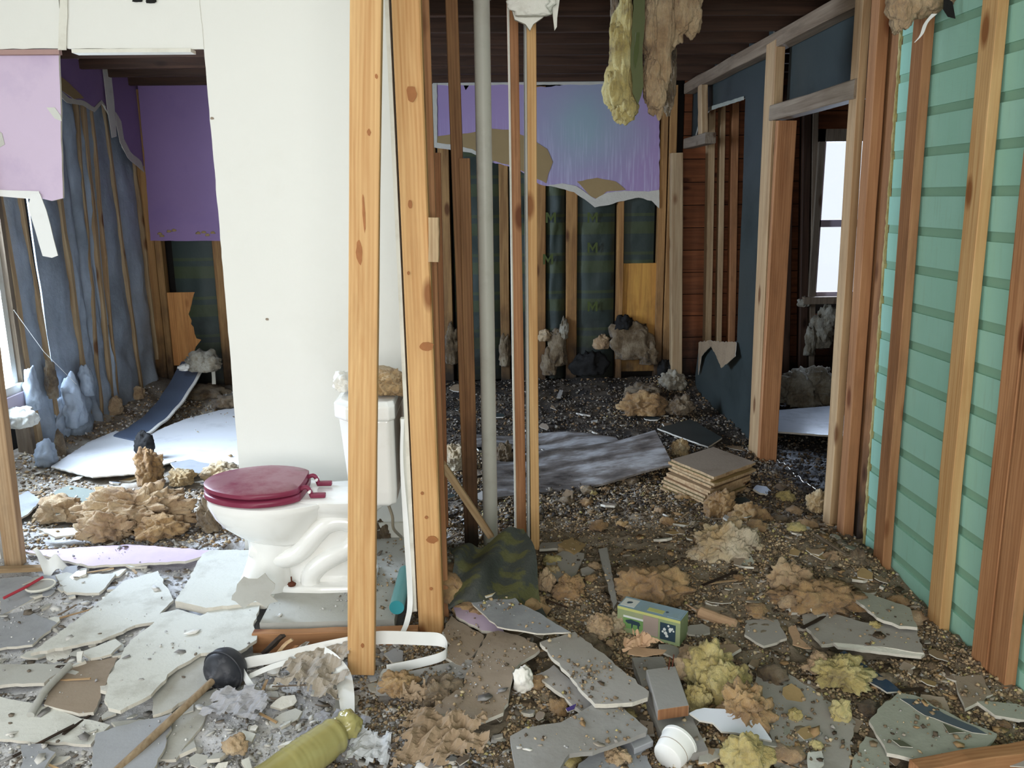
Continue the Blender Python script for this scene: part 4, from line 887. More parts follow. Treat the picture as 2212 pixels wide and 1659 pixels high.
L = [
 # left foreground slabs
 ('plasterboard_slab', [(66,1411),(162,1342),(219,1296),(266,1255),(341,1233),(375,1296),(346,1324),(341,1342),(292,1350),(219,1382)], GYPL, 'long pointed pale plasterboard slab at left, above the largest slab', .035, .012),
 ('plasterboard_slab', [(231,1472),(269,1399),(283,1382),(335,1342),(347,1324),(384,1316),(433,1330),(502,1287),(549,1287),(563,1304),(549,1342),(552,1365),(554,1382),(520,1405),(433,1411),(372,1449),(338,1486),(326,1500),(260,1535),(234,1529),(225,1512)], GYPL, 'largest pale plasterboard slab, reaching from the toilet foot to the plunger', .06, .012),
 ('plasterboard_slab', [(404,1258),(436,1197),(453,1189),(560,1187),(640,1190),(620,1240),(600,1296),(445,1313),(378,1298)], GYPL, 'pale board with rounded corner under the front of the toilet', .068, .03),
 ('plasterboard_slab', [(-60,1434),(144,1434),(133,1446),(95,1475),(49,1477),(-60,1482)], GYPD, 'grey plasterboard slab at the left picture edge below the pointed slab', .03, .012),
 ('plasterboard_slab', [(144,1434),(254,1420),(231,1472),(202,1538),(170,1541),(95,1521),(107,1480)], GYPB, 'brownish-grey slab left of the largest pale slab', .03, .012),
 ('plasterboard_slab', [(120,1241),(250,1239),(232,1262),(214,1280),(144,1280)], GYPL, 'small pale slab near the foot of the left doorway stud', .03, .012),
 ('plasterboard_slab', [(330,1500),(372,1449),(433,1411),(470,1440),(448,1478),(372,1530),(330,1545)], GYPD, 'grey slab tucked under the plunger handle beside the largest slab', .04, .012),
 ('plasterboard_slab', [(208,1584),(300,1556),(375,1541),(360,1600),(318,1690),(190,1690)], GYPS, 'blue-grey slab at the bottom left beside the plunger handle', .03, .01),
 ('plasterboard_slab', [(0,1250),(60,1244),(110,1262),(60,1300),(0,1330)], GYPS, 'bluish slab at the left picture edge under the pink strip', .025, .01),
 ('plasterboard_slab', [(176,1408),(250,1380),(262,1392),(240,1412),(196,1422)], GYPL, 'pale sliver between the two biggest left slabs', .04, .01),
 ('plasterboard_slab', [(45,1610),(90,1606),(120,1625),(90,1670),(45,1670)], GYPS, 'small dark blue-grey slab at the bottom left corner', .03, .01),
 ('plasterboard_slab', [(50,1190),(280,1176),(470,1190),(400,1212),(190,1222)], PURPL, 'lilac-tinted plasterboard strip lying behind the left slabs', .04, .012),
 ('plasterboard_slab', [(-40,1335),(60,1318),(124,1346),(70,1392),(-40,1404)], GYPS, 'dusty slab at the left edge between the lid and the left-edge grey slab', .02, .01),
 ('plasterboard_slab', [(-40,1496),(90,1524),(165,1548),(238,1566),(196,1608),(120,1604),(40,1600),(-40,1588)], GYPL, 'dusty white slab near the bottom left below the curved stick', .02, .01),
 ('plasterboard_slab', [(240,1560),(330,1552),(420,1500),(470,1486),(440,1560),(380,1640),(300,1640)], GYPD, 'dusty grey slab under the plunger handle near the bottom', .015, .01),
 # middle
 ('vinyl_board', [(1001,1275),(1050,1263),(1085,1272),(1131,1307),(1175,1330),(1233,1365),(1160,1368),(1102,1359),(1074,1353),(1030,1313)], GYPS, 'smooth blue-grey board with pointed end below the green-backed insulation', .10, .006),
 ('grey_board', [(1166,1387),(1242,1364),(1402,1494),(1399,1506),(1366,1517),(1285,1520)], GYPK, 'smooth grey board, upper of the two crossing boards in the middle foreground', .10, .014),
 ('grey_board', [(1102,1590),(1136,1571),(1212,1560),(1280,1522),(1323,1503),(1345,1528),(1399,1574),(1396,1582),(1280,1623),(1230,1628),(1180,1700),(1120,1700)], FLATGREY, 'weathered grey board with nail holes at the bottom centre', .09, .014),
 ('plasterboard_slab', [(1052,1368),(1076,1362),(1117,1371),(1158,1390),(1166,1403),(1144,1419),(1125,1430),(1106,1452),(1101,1490),(1098,1517),(1087,1539),(1036,1558),(990,1545),(926,1541),(954,1514),(1003,1479),(1008,1452),(1030,1410)], GYPB, 'big brownish broken plasterboard slab in the centre foreground', .07, .012),
 ('grey_board', [(1158,1457),(1196,1436),(1285,1525),(1262,1540)], GYPK, 'narrow grey board lying under the upper grey board', .05, .014),
 ('plasterboard_slab', [(955,1365),(975,1330),(1010,1352),(1045,1372),(1035,1400),(1000,1440),(962,1420),(972,1390)], GYPB, 'curled brown plasterboard piece right of the knotty post foot', .05, .01),
 ('lilac_board', [(970,1285),(1000,1290),(1060,1330),(1090,1368),(1040,1362),(985,1330)], PURPL, 'faded lilac plasterboard strip beside the knotty post foot', .05, .012),
 ('plasterboard_slab', [(1180,1215),(1215,1190),(1262,1195),(1245,1235),(1225,1255),(1185,1245)], GYPK, 'small lilac-grey slab right of the green-backed insulation', .05, .012),
 ('timber_strip', [(1293,1186),(1311,1182),(1333,1300),(1326,1312)], FLATGREY, 'narrow grey wooden strip pointing away above the printed carton', .09, .01),
 ('grey_plank', [(820,1465),(1000,1425),(1100,1428),(1000,1465),(900,1476),(812,1486)], FLATGREY, 'grey weathered plank lying to the right of the loose stud foot', .05, .03),
 ('timber_offcut', [(1365,1420),(1432,1418),(1470,1500),(1530,1620),(1455,1640),(1400,1520)], FLATGREY, 'long dark grey timber lying under the short wood block', .05, .035),
 ('plasterboard_slab', [(1250,1650),(1345,1580),(1385,1600),(1420,1690),(1250,1700)], GYPS, 'blue-grey plaster slab in front of the weathered board', .04, .012),
 # right
 ('grey_slab', [(1639,1441),(1674,1439),(1747,1481),(1848,1559),(1836,1606),(1836,1700),(1674,1700),(1669,1599),(1650,1566),(1630,1500)], GYPK, 'large smooth grey slab at the right of the yellow insulation', .03, .012),
 ('grey_slab', [(1842,1640),(1870,1590),(1905,1600),(1935,1700),(1840,1700)], GYPG, 'grey-green slab fragment between the large grey slab and the stained panel', .03, .012),
 ('stained_panel', [(1877,1557),(1905,1524),(1941,1496),(1977,1502),(2060,1545),(2154,1585),(2132,1612),(2050,1626),(1977,1640),(1916,1626)], GYPG, 'pale greenish panel with dark blue stain at lower right', .05, .012),
 ('triangular_board', [(1733,1327),(1783,1320),(1871,1345),(1943,1350),(1977,1355),(1996,1410),(1921,1399),(1805,1388),(1775,1391),(1741,1355)], GYPK, 'grey triangular board with snapped white edge near the mint wall', .05, .014),
 ('triangular_board', [(1819,1269),(1880,1282),(1966,1313),(1971,1330),(1982,1355),(1943,1352),(1894,1333)], GYPG, 'dull green-grey board against the mint wall, behind the triangular board', .08, .012),
 ('tan_shard', [(1703,1355),(1719,1350),(1728,1378),(1753,1401),(1738,1400),(1712,1392)], KRAFT, 'folded cream paper shard left of the triangular board', .07, .003),
 ('plasterboard_slab', [(2110,1515),(2196,1520),(2240,1540),(2240,1560),(2150,1545)], GYPG, 'teal-grey slab at the foot of the right-most stud', .04, .012),
 ('plasterboard_slab', [(2060,1460),(2120,1458),(2145,1500),(2085,1530),(2075,1505)], GYPB, 'brown-grey slab left of the right-most stud foot', .04, .012),
 ('plasterboard_slab', [(1745,1625),(1775,1622),(1780,1650),(1750,1690)], GYPL, 'small cream fragment on the large grey slab', .045, .006),
 ('plasterboard_slab', [(1525,1300),(1580,1318),(1600,1350),(1560,1345),(1520,1325)], GYPB, 'brown board scrap behind the rolled kraft paper', .04, .01),
 ('grey_slab', [(1610,1340),(1680,1338),(1700,1378),(1650,1395),(1608,1370)], GYPK, 'flat grey scrap in the right rubble behind the yellow insulation', .04, .01),
 ('plasterboard_slab', [(1170,1172),(1215,1170),(1210,1184),(1165,1186)], GYPK, 'grey strip lying just right of the light orange stud foot', .04, .012),
 ('plasterboard_slab', [(1205,1175),(1235,1160),(1265,1175),(1240,1195)], PAPER, 'curved tan chip behind the small lilac-grey slab', .06, .01),
 # left room
 ('white_sheet', [(110,1008),(190,955),(250,930),(300,945),(400,905),(505,878),(620,880),(620,1040),(480,1012),(420,1000),(380,995),(300,1022),(200,1030)], plain('sheet_white', srgb(228, 230, 232), .45, .03, 3, .05, 30, srgb(150, 150, 150), .35, dscale=4, lo=.55, hi=.75), 'bright white sheet spread on the floor of the left rear room', .035, .008),
 ('wet_patch_board', [(368,1000),(410,992),(462,1004),(440,1020),(395,1028)], GYPS, 'small blue-grey board on the white sheet beside the tan lump', .05, .008),
 ('plasterboard_slab', [(80,1142),(160,1140),(200,1150),(120,1160)], GYPL, 'thin white sliver on the left room floor behind the doorway stud', .05, .008),
 ('plasterboard_slab', [(0,1090),(60,1060),(90,1080),(60,1110),(20,1130)], GYPS, 'bluish scrap beyond the left doorway stud', .04, .01),
 ('grey_felt', [(120,1060),(150,1048),(200,1058),(240,1080),(215,1108),(160,1100),(120,1112)], plain('felt_greygreen', srgb(118, 124, 116), .8, .1, 6, .2), 'torn grey-green felt scrap on the left room floor', .08, .006),
]
for i, it in enumerate(L):
    nm, px, mt, lb, z, th = it
    SLABS.append(([G(x, y, z) for x, y in px], z))
    edge = None
    if mt in (FLATGREY, KRAFT, PAPER): edge = mt
    shard(nm, px, mt, lb, z=z, th=th, seed=i+3, edge=edge, amp=0.002 if mt is FLATGREY else 0.005, tilt=(random.uniform(-.03, .03), random.uniform(-.03, .05)))
# upright torn flap at the toilet foot
o = slab('torn_paper_flap', [W(x, y, 2.93+.0*(1293-y)) for x, y in [(500,1296),(512,1262),(526,1246),(556,1250),(572,1238),(594,1262),(584,1286),(600,1300),(575,1314),(552,1298),(528,1316)]], .004, GYPD, .009, .02, 3, down=(0, 1, 0)); props(o, 'upright torn grey plasterboard flap leaning on the toilet foot', 'debris')
# white plate-like shard
o = shard('white_shard', [(1489,1540),(1521,1529),(1580,1533),(1639,1559),(1668,1600),(1615,1587),(1559,1580),(1540,1561),(1512,1556)], plain('glazed_white', srgb(206, 212, 222), .4, .03), 'curved bluish-white shard with ragged white edge right of the white cup', z=.07, th=.008, edge=PLASTER, tilt=(0, .25))
o = clump('plaster_chunk', G(1130, 1470, .06), (.035, .03, .055), 301, PLASTER, 'bright white plaster chunk on the centre brown slab', 'debris', sub=4, lump=.5, fine=.15)
o = shard('purple_chip', [(1222,1530),(1245,1520),(1240,1532),(1226,1537)], plain('chip_purple', srgb(70, 56, 120), .6), 'tiny dark purple chip between the grey boards', z=.06, th=.004)
# bent panel with stain
o = shard('dark_stain', [(1944,1509),(1990,1512),(2040,1542),(2110,1572),(2133,1586),(2100,1582),(2040,1560),(1998,1545),(1965,1522)], plain('stain_blue', srgb(76, 88, 98), .5, .1), 'dark blue stained strip of paper on the greenish panel', z=.054, th=.002, amp=.004)
for k, pts in enumerate(([(1926,1597),(1950,1600),(1972,1614),(1945,1612)], [(2036,1562),(2060,1572),(2086,1582),(2050,1584)])):
    shard('dark_stain', pts, plain('stain_olive', srgb(84, 86, 70), .7), ['dark olive leaf-shaped scrap at the lower left of the greenish panel', 'dark olive scrap near the middle right of the greenish panel'][k], z=.056, th=.002)
o = shard('board_edge_strip', [(1800,1388),(1921,1399),(1998,1412),(1990,1418),(1900,1408),(1810,1397)], PLASTER, 'white snapped gypsum edge along the front of the triangular board', z=.05, th=.01, amp=.003)
o = shard('blue_strip', [(1808,1418),(1824,1405),(1871,1438),(1921,1471),(1946,1493),(1916,1495),(1871,1467)], BLUESTRIP, 'dark blue flat strip lying diagonally in the right rubble', z=.04, th=.006)
o = beam('bottom_timber', G(1975, 1668, .04), G(2240, 1625, .04), .05, .05, WOODR, None, face=(0, 0, 1), wob=.003, segs=5); props(o, 'reddish timber running out of the bottom right corner', 'timber')
# wood block
def block(px4, z, th, mat, endmat, label, nm='wood_block'):
    P = [G(x, y, z) for x, y in px4]; dn = Vector((0, 0, -th)); V = P+[p+dn for p in P]
    o = mesh_obj(nm, V, [(0, 1, 2, 3), (7, 6, 5, 4), (0, 4, 5, 1), (1, 5, 6, 2), (2, 6, 7, 3), (3, 7, 4, 0)], [mat, endmat], fmat=[0, 0, 0, 0, 1, 0])
    c = sum((v for v in V), Vector())/8
    bevsm(o, .003); return props(o, label, 'wood')
ENDG = wood('end_grain', srgb(176, 128, 92), srgb(132, 90, 62), knot=False)
b1 = block([(1396, 1446), (1459, 1438), (1489, 1524), (1421, 1534)], .11, .036, FLATGREY, ENDG, 'short grey-topped wood block with orange sawn end and a nail')
for k, (px, py) in enumerate(((1444, 1446), (1452, 1440))):
    p = G(px, py, .11); tube('nail', [p+Vector((0, 0, -.01)), p+Vector((.003, -.004, .045))], .002, RUST, b1, 6)
b2 = block([(1440, 1555), (1498, 1548), (1522, 1612), (1455, 1640)], .05, .04, FLATGREY, ENDG, 'grey timber end with orange sawn face beside the white cup')
b3 = block([(1355, 1590), (1400, 1585), (1412, 1600), (1370, 1618)], .06, .02, GYPS, GYPS, 'small dark grey batten under the weathered board tip')
# plywood / tile stack
SC = [(1450, 992), (1540, 965), (1632, 998), (1543, 1030)]
base = [G(x, y+52, 0.03) for x, y in SC]; topz = .195
P0 = [G(x, y, topz) for x, y in SC]; rs = random.Random(3)
cS = sum(P0, Vector())/4
for k in range(10):
    zz = .035+k*(topz-.035)/9; sh_ = Vector((rs.uniform(-.014, .014), rs.uniform(-.014, .014), 0))+Vector((-.05, 0.0, 0))*(1-k/9)
    a = rs.uniform(-.03, .03)
    P = []
    for p in P0:
        d = p-cS; d = Vector((d.x*math.cos(a)-d.y*math.sin(a), d.x*math.sin(a)+d.y*math.cos(a), 0)); P.append(Vector((cS.x, cS.y, zz))+d+sh_)
    o = slab('square_tile', P, .013, GYPB if k == 9 else plain('tile_edge_%d' % k, srgb(168-rs.randint(0, 30), 146-rs.randint(0, 25), 108-rs.randint(0, 20)), .9, .2, 20, .4), .0025, .04, k, edge=WOODP)
    if k == 9: props(o, 'top grey-brown square tile of the stack on the rear room floor', 'tile', 'stacked square tiles')
    else: props(o, ['lowest', 'second from the bottom', 'third from the bottom', 'fourth from the bottom', 'fifth from the bottom', 'fifth from the top', 'fourth from the top', 'third from the top', 'second from the top'][k]+' square tile in the leaning stack on the rear floor', 'tile', 'stacked square tiles')
# warped plywood
A, B, Cc, D = G(1052, 1078, .02), G(1453, 1004, .10), G(1415, 930, .16), G(1052, 985, .04)
def ply(u, v):
    p = (A.lerp(B, u)).lerp(D.lerp(Cc, u), v); return p+Vector((0, 0, .05*math.sin(math.pi*u)*-0.6+.06*v*(1-v)+.008*math.sin(u*9+v*4)))
props(gridsheet('warped_plywood', ply, 24, 12, PLYWET, .012), 'wet warped plywood sheet bowing up towards the tile stack', 'board')
A2, B2, C2, D2 = G(1000, 965, .03), G(1350, 985, .06), G(1330, 940, .06), G(1000, 935, .03)
props(gridsheet('wet_sheet', lambda u, v: (A2.lerp(B2, u)).lerp(D2.lerp(C2, u), v)+Vector((0, 0, .02*math.sin(u*7+v*3))), 16, 6, PLYWET, .01), 'flat wet board behind the warped plywood', 'board')
o = shard('rear_board', [(1420,925),(1492,905),(1560,945),(1530,965),(1460,940)], TAR, 'dark board propped by the tar-paper wall behind the tile stack', z=.06, th=.01)
# long panel sloping in the left rear room
PA, PB, PC, PD = G(245, 940, .05), G(292, 950, .05), W(445, 775, 6.85), W(392, 780, 6.9)
def pan(u, v):
    p = (PA.lerp(PB, u)).lerp(PD.lerp(PC, u), v); return p+Vector((0, 0, -.10*math.sin(math.pi*v)+.004*math.sin(v*30)))
lp = gridsheet('sloping_panel', pan, 6, 26, plain('panel_blue_grey', srgb(86, 98, 118), .45, .15, 3, .1), .012); props(lp, 'long blue-grey panel sloping from the rear corner onto the white sheet', 'board')
def pan2(u, v): return pan(1.0+u*.12, v)+Vector((0, 0, .006))
gridsheet('snapped_edge', pan2, 1, 26, PLASTER, .012, lp)
o = slab('leaning_strip', [W(x, y, 6.7) for x, y in [(455, 755), (463, 757), (466, 830), (458, 830)]], .01, TRIMW, .002, .05, 3, down=(0, 1, 0)); props(o, 'thin white upright strip leaning in the left rear corner', 'debris')
for i, (px, py, rx, rz, mt, lb) in enumerate([(440, 785, .14, .10, INS_G, 'grey insulation wad at the top of the sloping panel'), (450, 835, .18, .07, INS_B, 'brown rubble lump right of the sloping panel in the left room'), (485, 855, .10, .06, INS_B, 'dark mossy lump at the white wall edge in the left room'), (400, 795, .06, .03, PLASTER, 'white scrap lying on the sloping panel')]):
    p = W(px, py, 6.6) if i in (0, 3) else G(px, py+15, .05); clump('rubble_lump', p, (rx, rx*.8, rz), 400+i, mt, lb, 'debris', sub=4, lump=.6, fine=.4)
# ================================================================== stuff that hangs
def multi(name, parts, mat, label, cat, parent=None, group=None):
    V = []; Fa = []; n = 0
    for (c, r, sd, kw) in parts:
        P, Fc = clump_arr(c, r, sd, **kw); V += P.tolist(); Fa += [tuple(i+n for i in f) for f in Fc]; n += len(P)
    o = mesh_obj(name, V, Fa, mat, parent, smooth=True)
    return props(o, label, cat, group)
Yh = 4.05
def hp(px, py, wx, hy, sd, dy=0.0, sub=5, **kw):
    p = W(px, py, Yh+dy); s_ = Yh/1800
    k = dict(sub=sub, lump=.5, fine=.45, flat=3, stretchz=.45, freq=1.5); k.update(kw)
    return (tuple(p), (wx*s_, .06, hy*s_), sd, k)
hb = empty('hanging_insulation', W(1380, 0, Yh), 'torn yellow and tan insulation batt hanging from the ceiling', 'insulation')
multi('fibre_yellow', [hp(1342, 120, 22, 90, 1), hp(1336, 190, 30, 50, 2), hp(1352, 50, 14, 90, 3), hp(1350, 232, 24, 30, 4), hp(1325, 195, 16, 36, 5)], INS_Y, None, None, hb)
multi('fibre_tan', [hp(1425, 90, 26, 110, 6, .02), hp(1440, 30, 40, 70, 7, .05), hp(1480, 20, 34, 48, 8, .05), hp(1408, 170, 18, 50, 9), hp(1418, 205, 18, 40, 10), hp(1406, 60, 16, 60, 12)], INS_T, None, None, hb)
for q_ in (hp(1440, 190, 16, 50, 13, .15), hp(1447, 150, 12, 50, 14, .15), hp(1336, 25, 14, 50, 15, .1)): multi('dark_fibre', [q_], INS_B, None, None, hb)
slab('paper_facing', [W(x, y, Yh-.07) for x, y in [(1372, -60), (1394, -60), (1392, 60), (1388, 120), (1390, 185), (1378, 226), (1366, 200), (1362, 120), (1366, 50)]], .003, plain('facing_dull_green', srgb(92, 98, 64), .7, .1), .003, .03, 2, hb, down=(0, 1, 0), edge=OLIVE)
slab('facing_print', [W(x, y, Yh-.075) for x, y in [(1374, 70), (1382, 70), (1380, 110), (1372, 150), (1368, 120)]], .002, OLIVE, .002, .03, 3, hb, down=(0, 1, 0))
hw = empty('hanging_plaster', W(1135, -20, 3.45), 'white torn plaster sheet hanging at the top centre', 'debris')
slab('plaster_sheet', [W(x, y, 3.45) for x, y in [(1096, -60), (1200, -60), (1192, 15), (1172, 38), (1152, 52), (1145, 66), (1135, 52), (1112, 42), (1104, 14)]], .02, PLASTER, .006, .03, 3, hw, down=(0, 1, 0))
clump('plaster_lump', W(1148, 10, 3.42), (.09, .03, .07), 55, PLASTER, parent=hw, sub=4)
slab('plaster_drip', [W(x, y, 3.45) for x, y in [(1190, -60), (1212, -60), (1206, 20), (1203, 58), (1198, 66), (1195, 40)]], .01, PLASTER, .003, .03, 4, hw, down=(0, 1, 0))
ht = empty('ceiling_insulation', W(1970, 0, 3.2), 'tan insulation wad hanging over the mint wall at upper right', 'insulation')
Yh = 3.2
multi('fibre_tan', [hp(1950, 10, 30, 42, 21), hp(1990, 0, 46, 30, 22), hp(2040, -12, 40, 24, 23), hp(1945, 40, 12, 26, 24)], INS_T, None, None, ht)
ribbon('hanging_string', [W(2018, 30, 3.1), W(2000, 50, 3.1), W(1990, 75, 3.1), W(1975, 92, 3.1)], [Vector((.02, 0, 0)), Vector((.016, 0, .006)), Vector((.012, 0, .004)), Vector((.003, 0, 0))], PLASTW, .002, ht)
slab('black_paper_scrap', [W(x, y, 3.1) for x, y in [(2040, -10), (2058, 5), (2064, 40), (2048, 36), (2038, 20)]], .003, BLACKP, .002, .03, 4, ht, down=(0, 1, 0), edge=BLACKP)

# ================================================================== insulation lumps on the floor
def floorclump(px, py, wpx, hpx, sd, mat, label, group=None, sub=5, dpx=None, name='insulation_lump', **kw):
    p = G(px, py+hpx*.55, .02); z_ = (p-CAM).dot(_f); s_ = z_/1800
    rx, rz = wpx*s_*.5, hpx*s_*.62; ry = (dpx or wpx)*s_*.5
    k = dict(lump=.55, fine=.5, freq=1.8); k.update(kw)
    return clump(name, (p.x, p.y+ry*.45, .02+rz*.55), (rx*.88, ry*.8, rz*.95), sd, mat, label, 'insulation', group, sub=sub, **k)
floorclump(1418, 1272, 150, 80, 501, INS_O, 'crumbly tan insulation lump behind the printed carton', freq=2.6, fine=.7)
floorclump(1575, 1180, 160, 105, 502, INS_W, 'big tan insulation lump with white top in front of the doorway', dpx=120, sub=6, freq=2.2, fine=.6)
floorclump(1640, 1205, 90, 50, 512, INS_O, 'brown frayed insulation at the right side of the big white-topped lump', freq=2.4)
floorclump(1560, 1090, 75, 62, 503, INS_O, 'rust-coloured insulation lump nearest the tile stack')
floorclump(1620, 1115, 90, 58, 504, INS_O, 'brown insulation lump right of the rust-coloured one')
floorclump(1780, 1215, 150, 62, 505, INS_T, 'smooth tan insulation roll at the foot of the doorway studs', dpx=70, sub=6, fine=.3)
floorclump(1710, 1250, 110, 80, 506, INS_T, 'tan insulation tail left of the smooth roll', dpx=70, fine=.4)
floorclump(1700, 1200, 80, 36, 507, INS_W, 'small pale insulation tuft between the two big lumps')
floorclump(1850, 1215, 60, 60, 530, INS_B, 'dirty insulation scrap against the mint wall corner')
floorclump(1780, 1295, 190, 60, 508, INS_O, 'loose brown insulation spread below the smooth roll', dpx=130, flat=.4, freq=3, fine=.8)
floorclump(1540, 1440, 110, 90, 509, INS_Y, 'upper bright yellow insulation tuft right of the wood block', fine=.6)
floorclump(1575, 1475, 110, 90, 510, INS_Y, 'middle yellow insulation tuft with pale fringe')
floorclump(1615, 1530, 110, 90, 511, INS_O, 'tan crumbly end of the yellow insulation heap', freq=2.6, fine=.8)
floorclump(1510, 1505, 60, 60, 513, INS_Y, 'small yellow tuft touching the wood block')
floorclump(1500, 1440, 80, 60, 531, INS_T, 'tan tuft behind the wood block')
floorclump(1620, 1635, 120, 80, 514, INS_Y, 'pale yellow foam lump at the bottom edge beside the cup', fine=.35)
floorclump(1720, 1545, 34, 30, 515, INS_Y, 'small yellow tuft in the middle of the large grey slab', sub=4)
floorclump(1820, 1535, 50, 46, 516, INS_Y, 'yellow tuft at the right edge of the large grey slab', sub=4)
floorclump(1765, 1612, 32, 24, 517, INS_Y, 'small yellow tuft low on the large grey slab', sub=4)
floorclump(1830, 1460, 110, 50, 518, INS_Y, 'flat yellow insulation scatter left of the blue strip', flat=.3, freq=3, fine=.8)
floorclump(1780, 1440, 70, 40, 519, INS_T, 'tan insulation scatter beside the cream paper shard', flat=.3, freq=3, fine=.8)
floorclump(1895, 1357, 40, 26, 520, INS_Y, 'yellow crumbs lump on the triangular board', sub=4)
floorclump(1955, 1350, 50, 26, 521, INS_O, 'tan crumb lump beside the green-grey board', sub=4)
floorclump(1940, 1385, 46, 18, 522, INS_Y, 'low yellow tuft on the triangular board edge', sub=4)
floorclump(1300, 1350, 60, 50, 523, INS_T, 'pinkish tan tuft left of the printed carton')
floorclump(1330, 1345, 50, 36, 532, INS_W, 'pale tuft touching the printed carton corner')
floorclump(1180, 1250, 40, 50, 524, INS_T, 'tan tuft at the right edge of the green-backed insulation')
floorclump(1230, 1270, 70, 44, 525, INS_O, 'brown tuft right of the green-backed insulation')
floorclump(1390, 870, 110, 50, 526, INS_O, 'yellow-brown insulation heap on the dark rear floor', dpx=70)
floorclump(1470, 875, 60, 40, 527, INS_B, 'dirty insulation scrap left of the tar-paper sheet')
floorclump(1455, 820, 60, 40, 528, INS_G, 'pale chunk in the far right rear corner')
floorclump(1395, 845, 90, 30, 540, INS_B, 'dark olive heap at the foot of the back wall')
floorclump(1745, 835, 130, 74, 529, INS_G, 'grey fluffy insulation heap under the far window', dpx=90, fine=.8)
floorclump(1768, 1080, 44, 50, 533, INS_W, 'cream tuft against the doorway stud')
floorclump(1470, 965, 40, 36, 534, INS_W, 'cream tuft between plywood and tile stack')
floorclump(985, 985, 60, 56, 535, INS_W, 'pinkish white foam heap left of the dark nailed studs')
floorclump(1090, 975, 44, 50, 536, INS_B, 'dark brown lump seen between pipe and reddish stud')
floorclump(1195, 1235, 40, 26, 537, INS_W, 'pale crumb tuft beside the light orange stud foot', sub=4)
# left room
floorclump(320, 1005, 66, 80, 541, INS_O, 'upright tan insulation chunk on the white sheet', freq=2, fine=.5)
p = G(305, 1000, .05); clump('black_paper', (p.x-.01, p.y+.1, .12), (.06, .04, .11), 542, BLACKP, 'black paper scrap behind the upright tan chunk', 'debris', sub=4)
floorclump(388, 1030, 60, 36, 543, INS_W, 'cream tuft right of the upright tan chunk')
floorclump(475, 1020, 90, 36, 544, INS_W, 'cream insulation heap touching the toilet lid')
floorclump(290, 1100, 230, 84, 545, INS_T, 'broad tan insulation heap in the middle of the left room', dpx=140, sub=6, flat=.4, freq=2.6, fine=.7)
floorclump(225, 1135, 130, 60, 546, INS_T, 'tan insulation in front of the broad heap', dpx=80, fine=.6)
floorclump(130, 1100, 120, 50, 547, INS_T, 'tan insulation left of the broad heap', dpx=80, fine=.6)
floorclump(340, 1140, 110, 46, 548, INS_O, 'brownish insulation right-front of the broad heap')
floorclump(450, 1110, 50, 70, 549, INS_B, 'dirty tuft behind the toilet bowl front')
floorclump(505, 1610, 60, 38, 550, INS_T, 'small round tan foam piece left of the bottle', sub=4)
floorclump(860, 1480, 90, 40, 551, INS_O, 'brown crumbly lump right of the loose stud foot')
floorclump(950, 1500, 110, 50, 552, INS_B, 'crumpled brown paper-like lump beside the centre slab')
floorclump(1340, 1640, 60, 36, 553, INS_T, 'tan tuft below the weathered board')
floorclump(820, 1150, 60, 60, 554, INS_B, 'dark rubble tuft behind the toilet foot')

o = shard('wet_board', [(1660,930),(1680,886),(1800,876),(1860,930),(1860,945),(1760,938)], WETB, 'pale glossy board added as window glare on the floor beyond the doorway', z=.07, th=.012)  # added board, its pale colour stands in for glare on the floor
# ================================================================== named small things
# left doorway stud
o = beam('doorway_stud', (G(34, 1218, 0).x, G(34, 1218, 0).y, 0.0), (W(-18, 800, G(34, 1218, 0).y)+ (W(-18, 800, G(34, 1218, 0).y)-G(34, 1218, 0))*1.1), .075, .05, WOODPAINT, None, seed=4, segs=6, wob=.001)
props(o, 'paint-spotted stud at the left picture edge beside the doorway', 'stud')
o = beam('floor_batten', G(-40, 1232, .03), G(122, 1226, .03), .035, .02, WOODP, None, face=(0, 0, 1)); props(o, 'thin batten lying at the foot of the left doorway stud', 'timber')
o = gridsheet('plastic_sheet', lambda u, v: (G(70, 1190, .12).lerp(G(100, 1245, .02), v)).lerp(G(178, 1222, .03), u*(0.55+0.45*v))+Vector((0, 0, .02*math.sin(u*9+v*5))), 14, 8, PLASTW, .001)
props(o, 'crumpled glossy white plastic sheet beside the left doorway stud', 'plastic')
ld = empty('paint_lid', G(88, 1268, .04), 'round dusty lid with a red stick lying on it at the far left', 'lid')
c = G(88, 1268, .04); tube('lid_disc', [c, c+Vector((0, 0, .008))], .055, GYPD, ld, 32); tube('lid_rim', [c+Vector((.055*math.cos(a), .055*math.sin(a), .008)) for a in [2*math.pi*k/32 for k in range(33)]], .004, TRIMW, ld, 6, False)
o = tube('red_stick', [G(92, 1247, .06), G(52, 1270, .055), G(8, 1292, .05)], .006, REDP); props(o, 'faded red plastic stick lying across the dusty lid', 'stick')
# plunger
pc = G(487, 1448, .075); hd = (G(230, 1680, .02)-G(455, 1470, .05)); hd.normalize()
plg = empty('plunger', pc, 'black rubber plunger with wooden handle lying on the left slabs', 'plunger')
ax = -hd; rad = [(.0, .014), (.012, .02), (.02, .045), (.035, .062), (.06, .073), (.085, .072), (.105, .062), (.115, .05), (.11, .03)]
b0 = G(458, 1472, .055)
tube('rubber_cup', [b0+ax*t for t, r in rad], [r for t, r in rad], RUBBER, plg, 40)
tube('cup_rib', [b0+ax*.058+r0 for r0 in [(Vector((0, 0, 1)).cross(ax).normalized()*math.cos(a)+ax.cross(Vector((0, 0, 1)).cross(ax).normalized())*math.sin(a))*.073 for a in [2*math.pi*k/40 for k in range(41)]]], .003, RUBBER, plg, 6, False)
WOODPAINT = wood('handle_wood', srgb(176, 156, 128), srgb(136, 114, 88), knot=False)
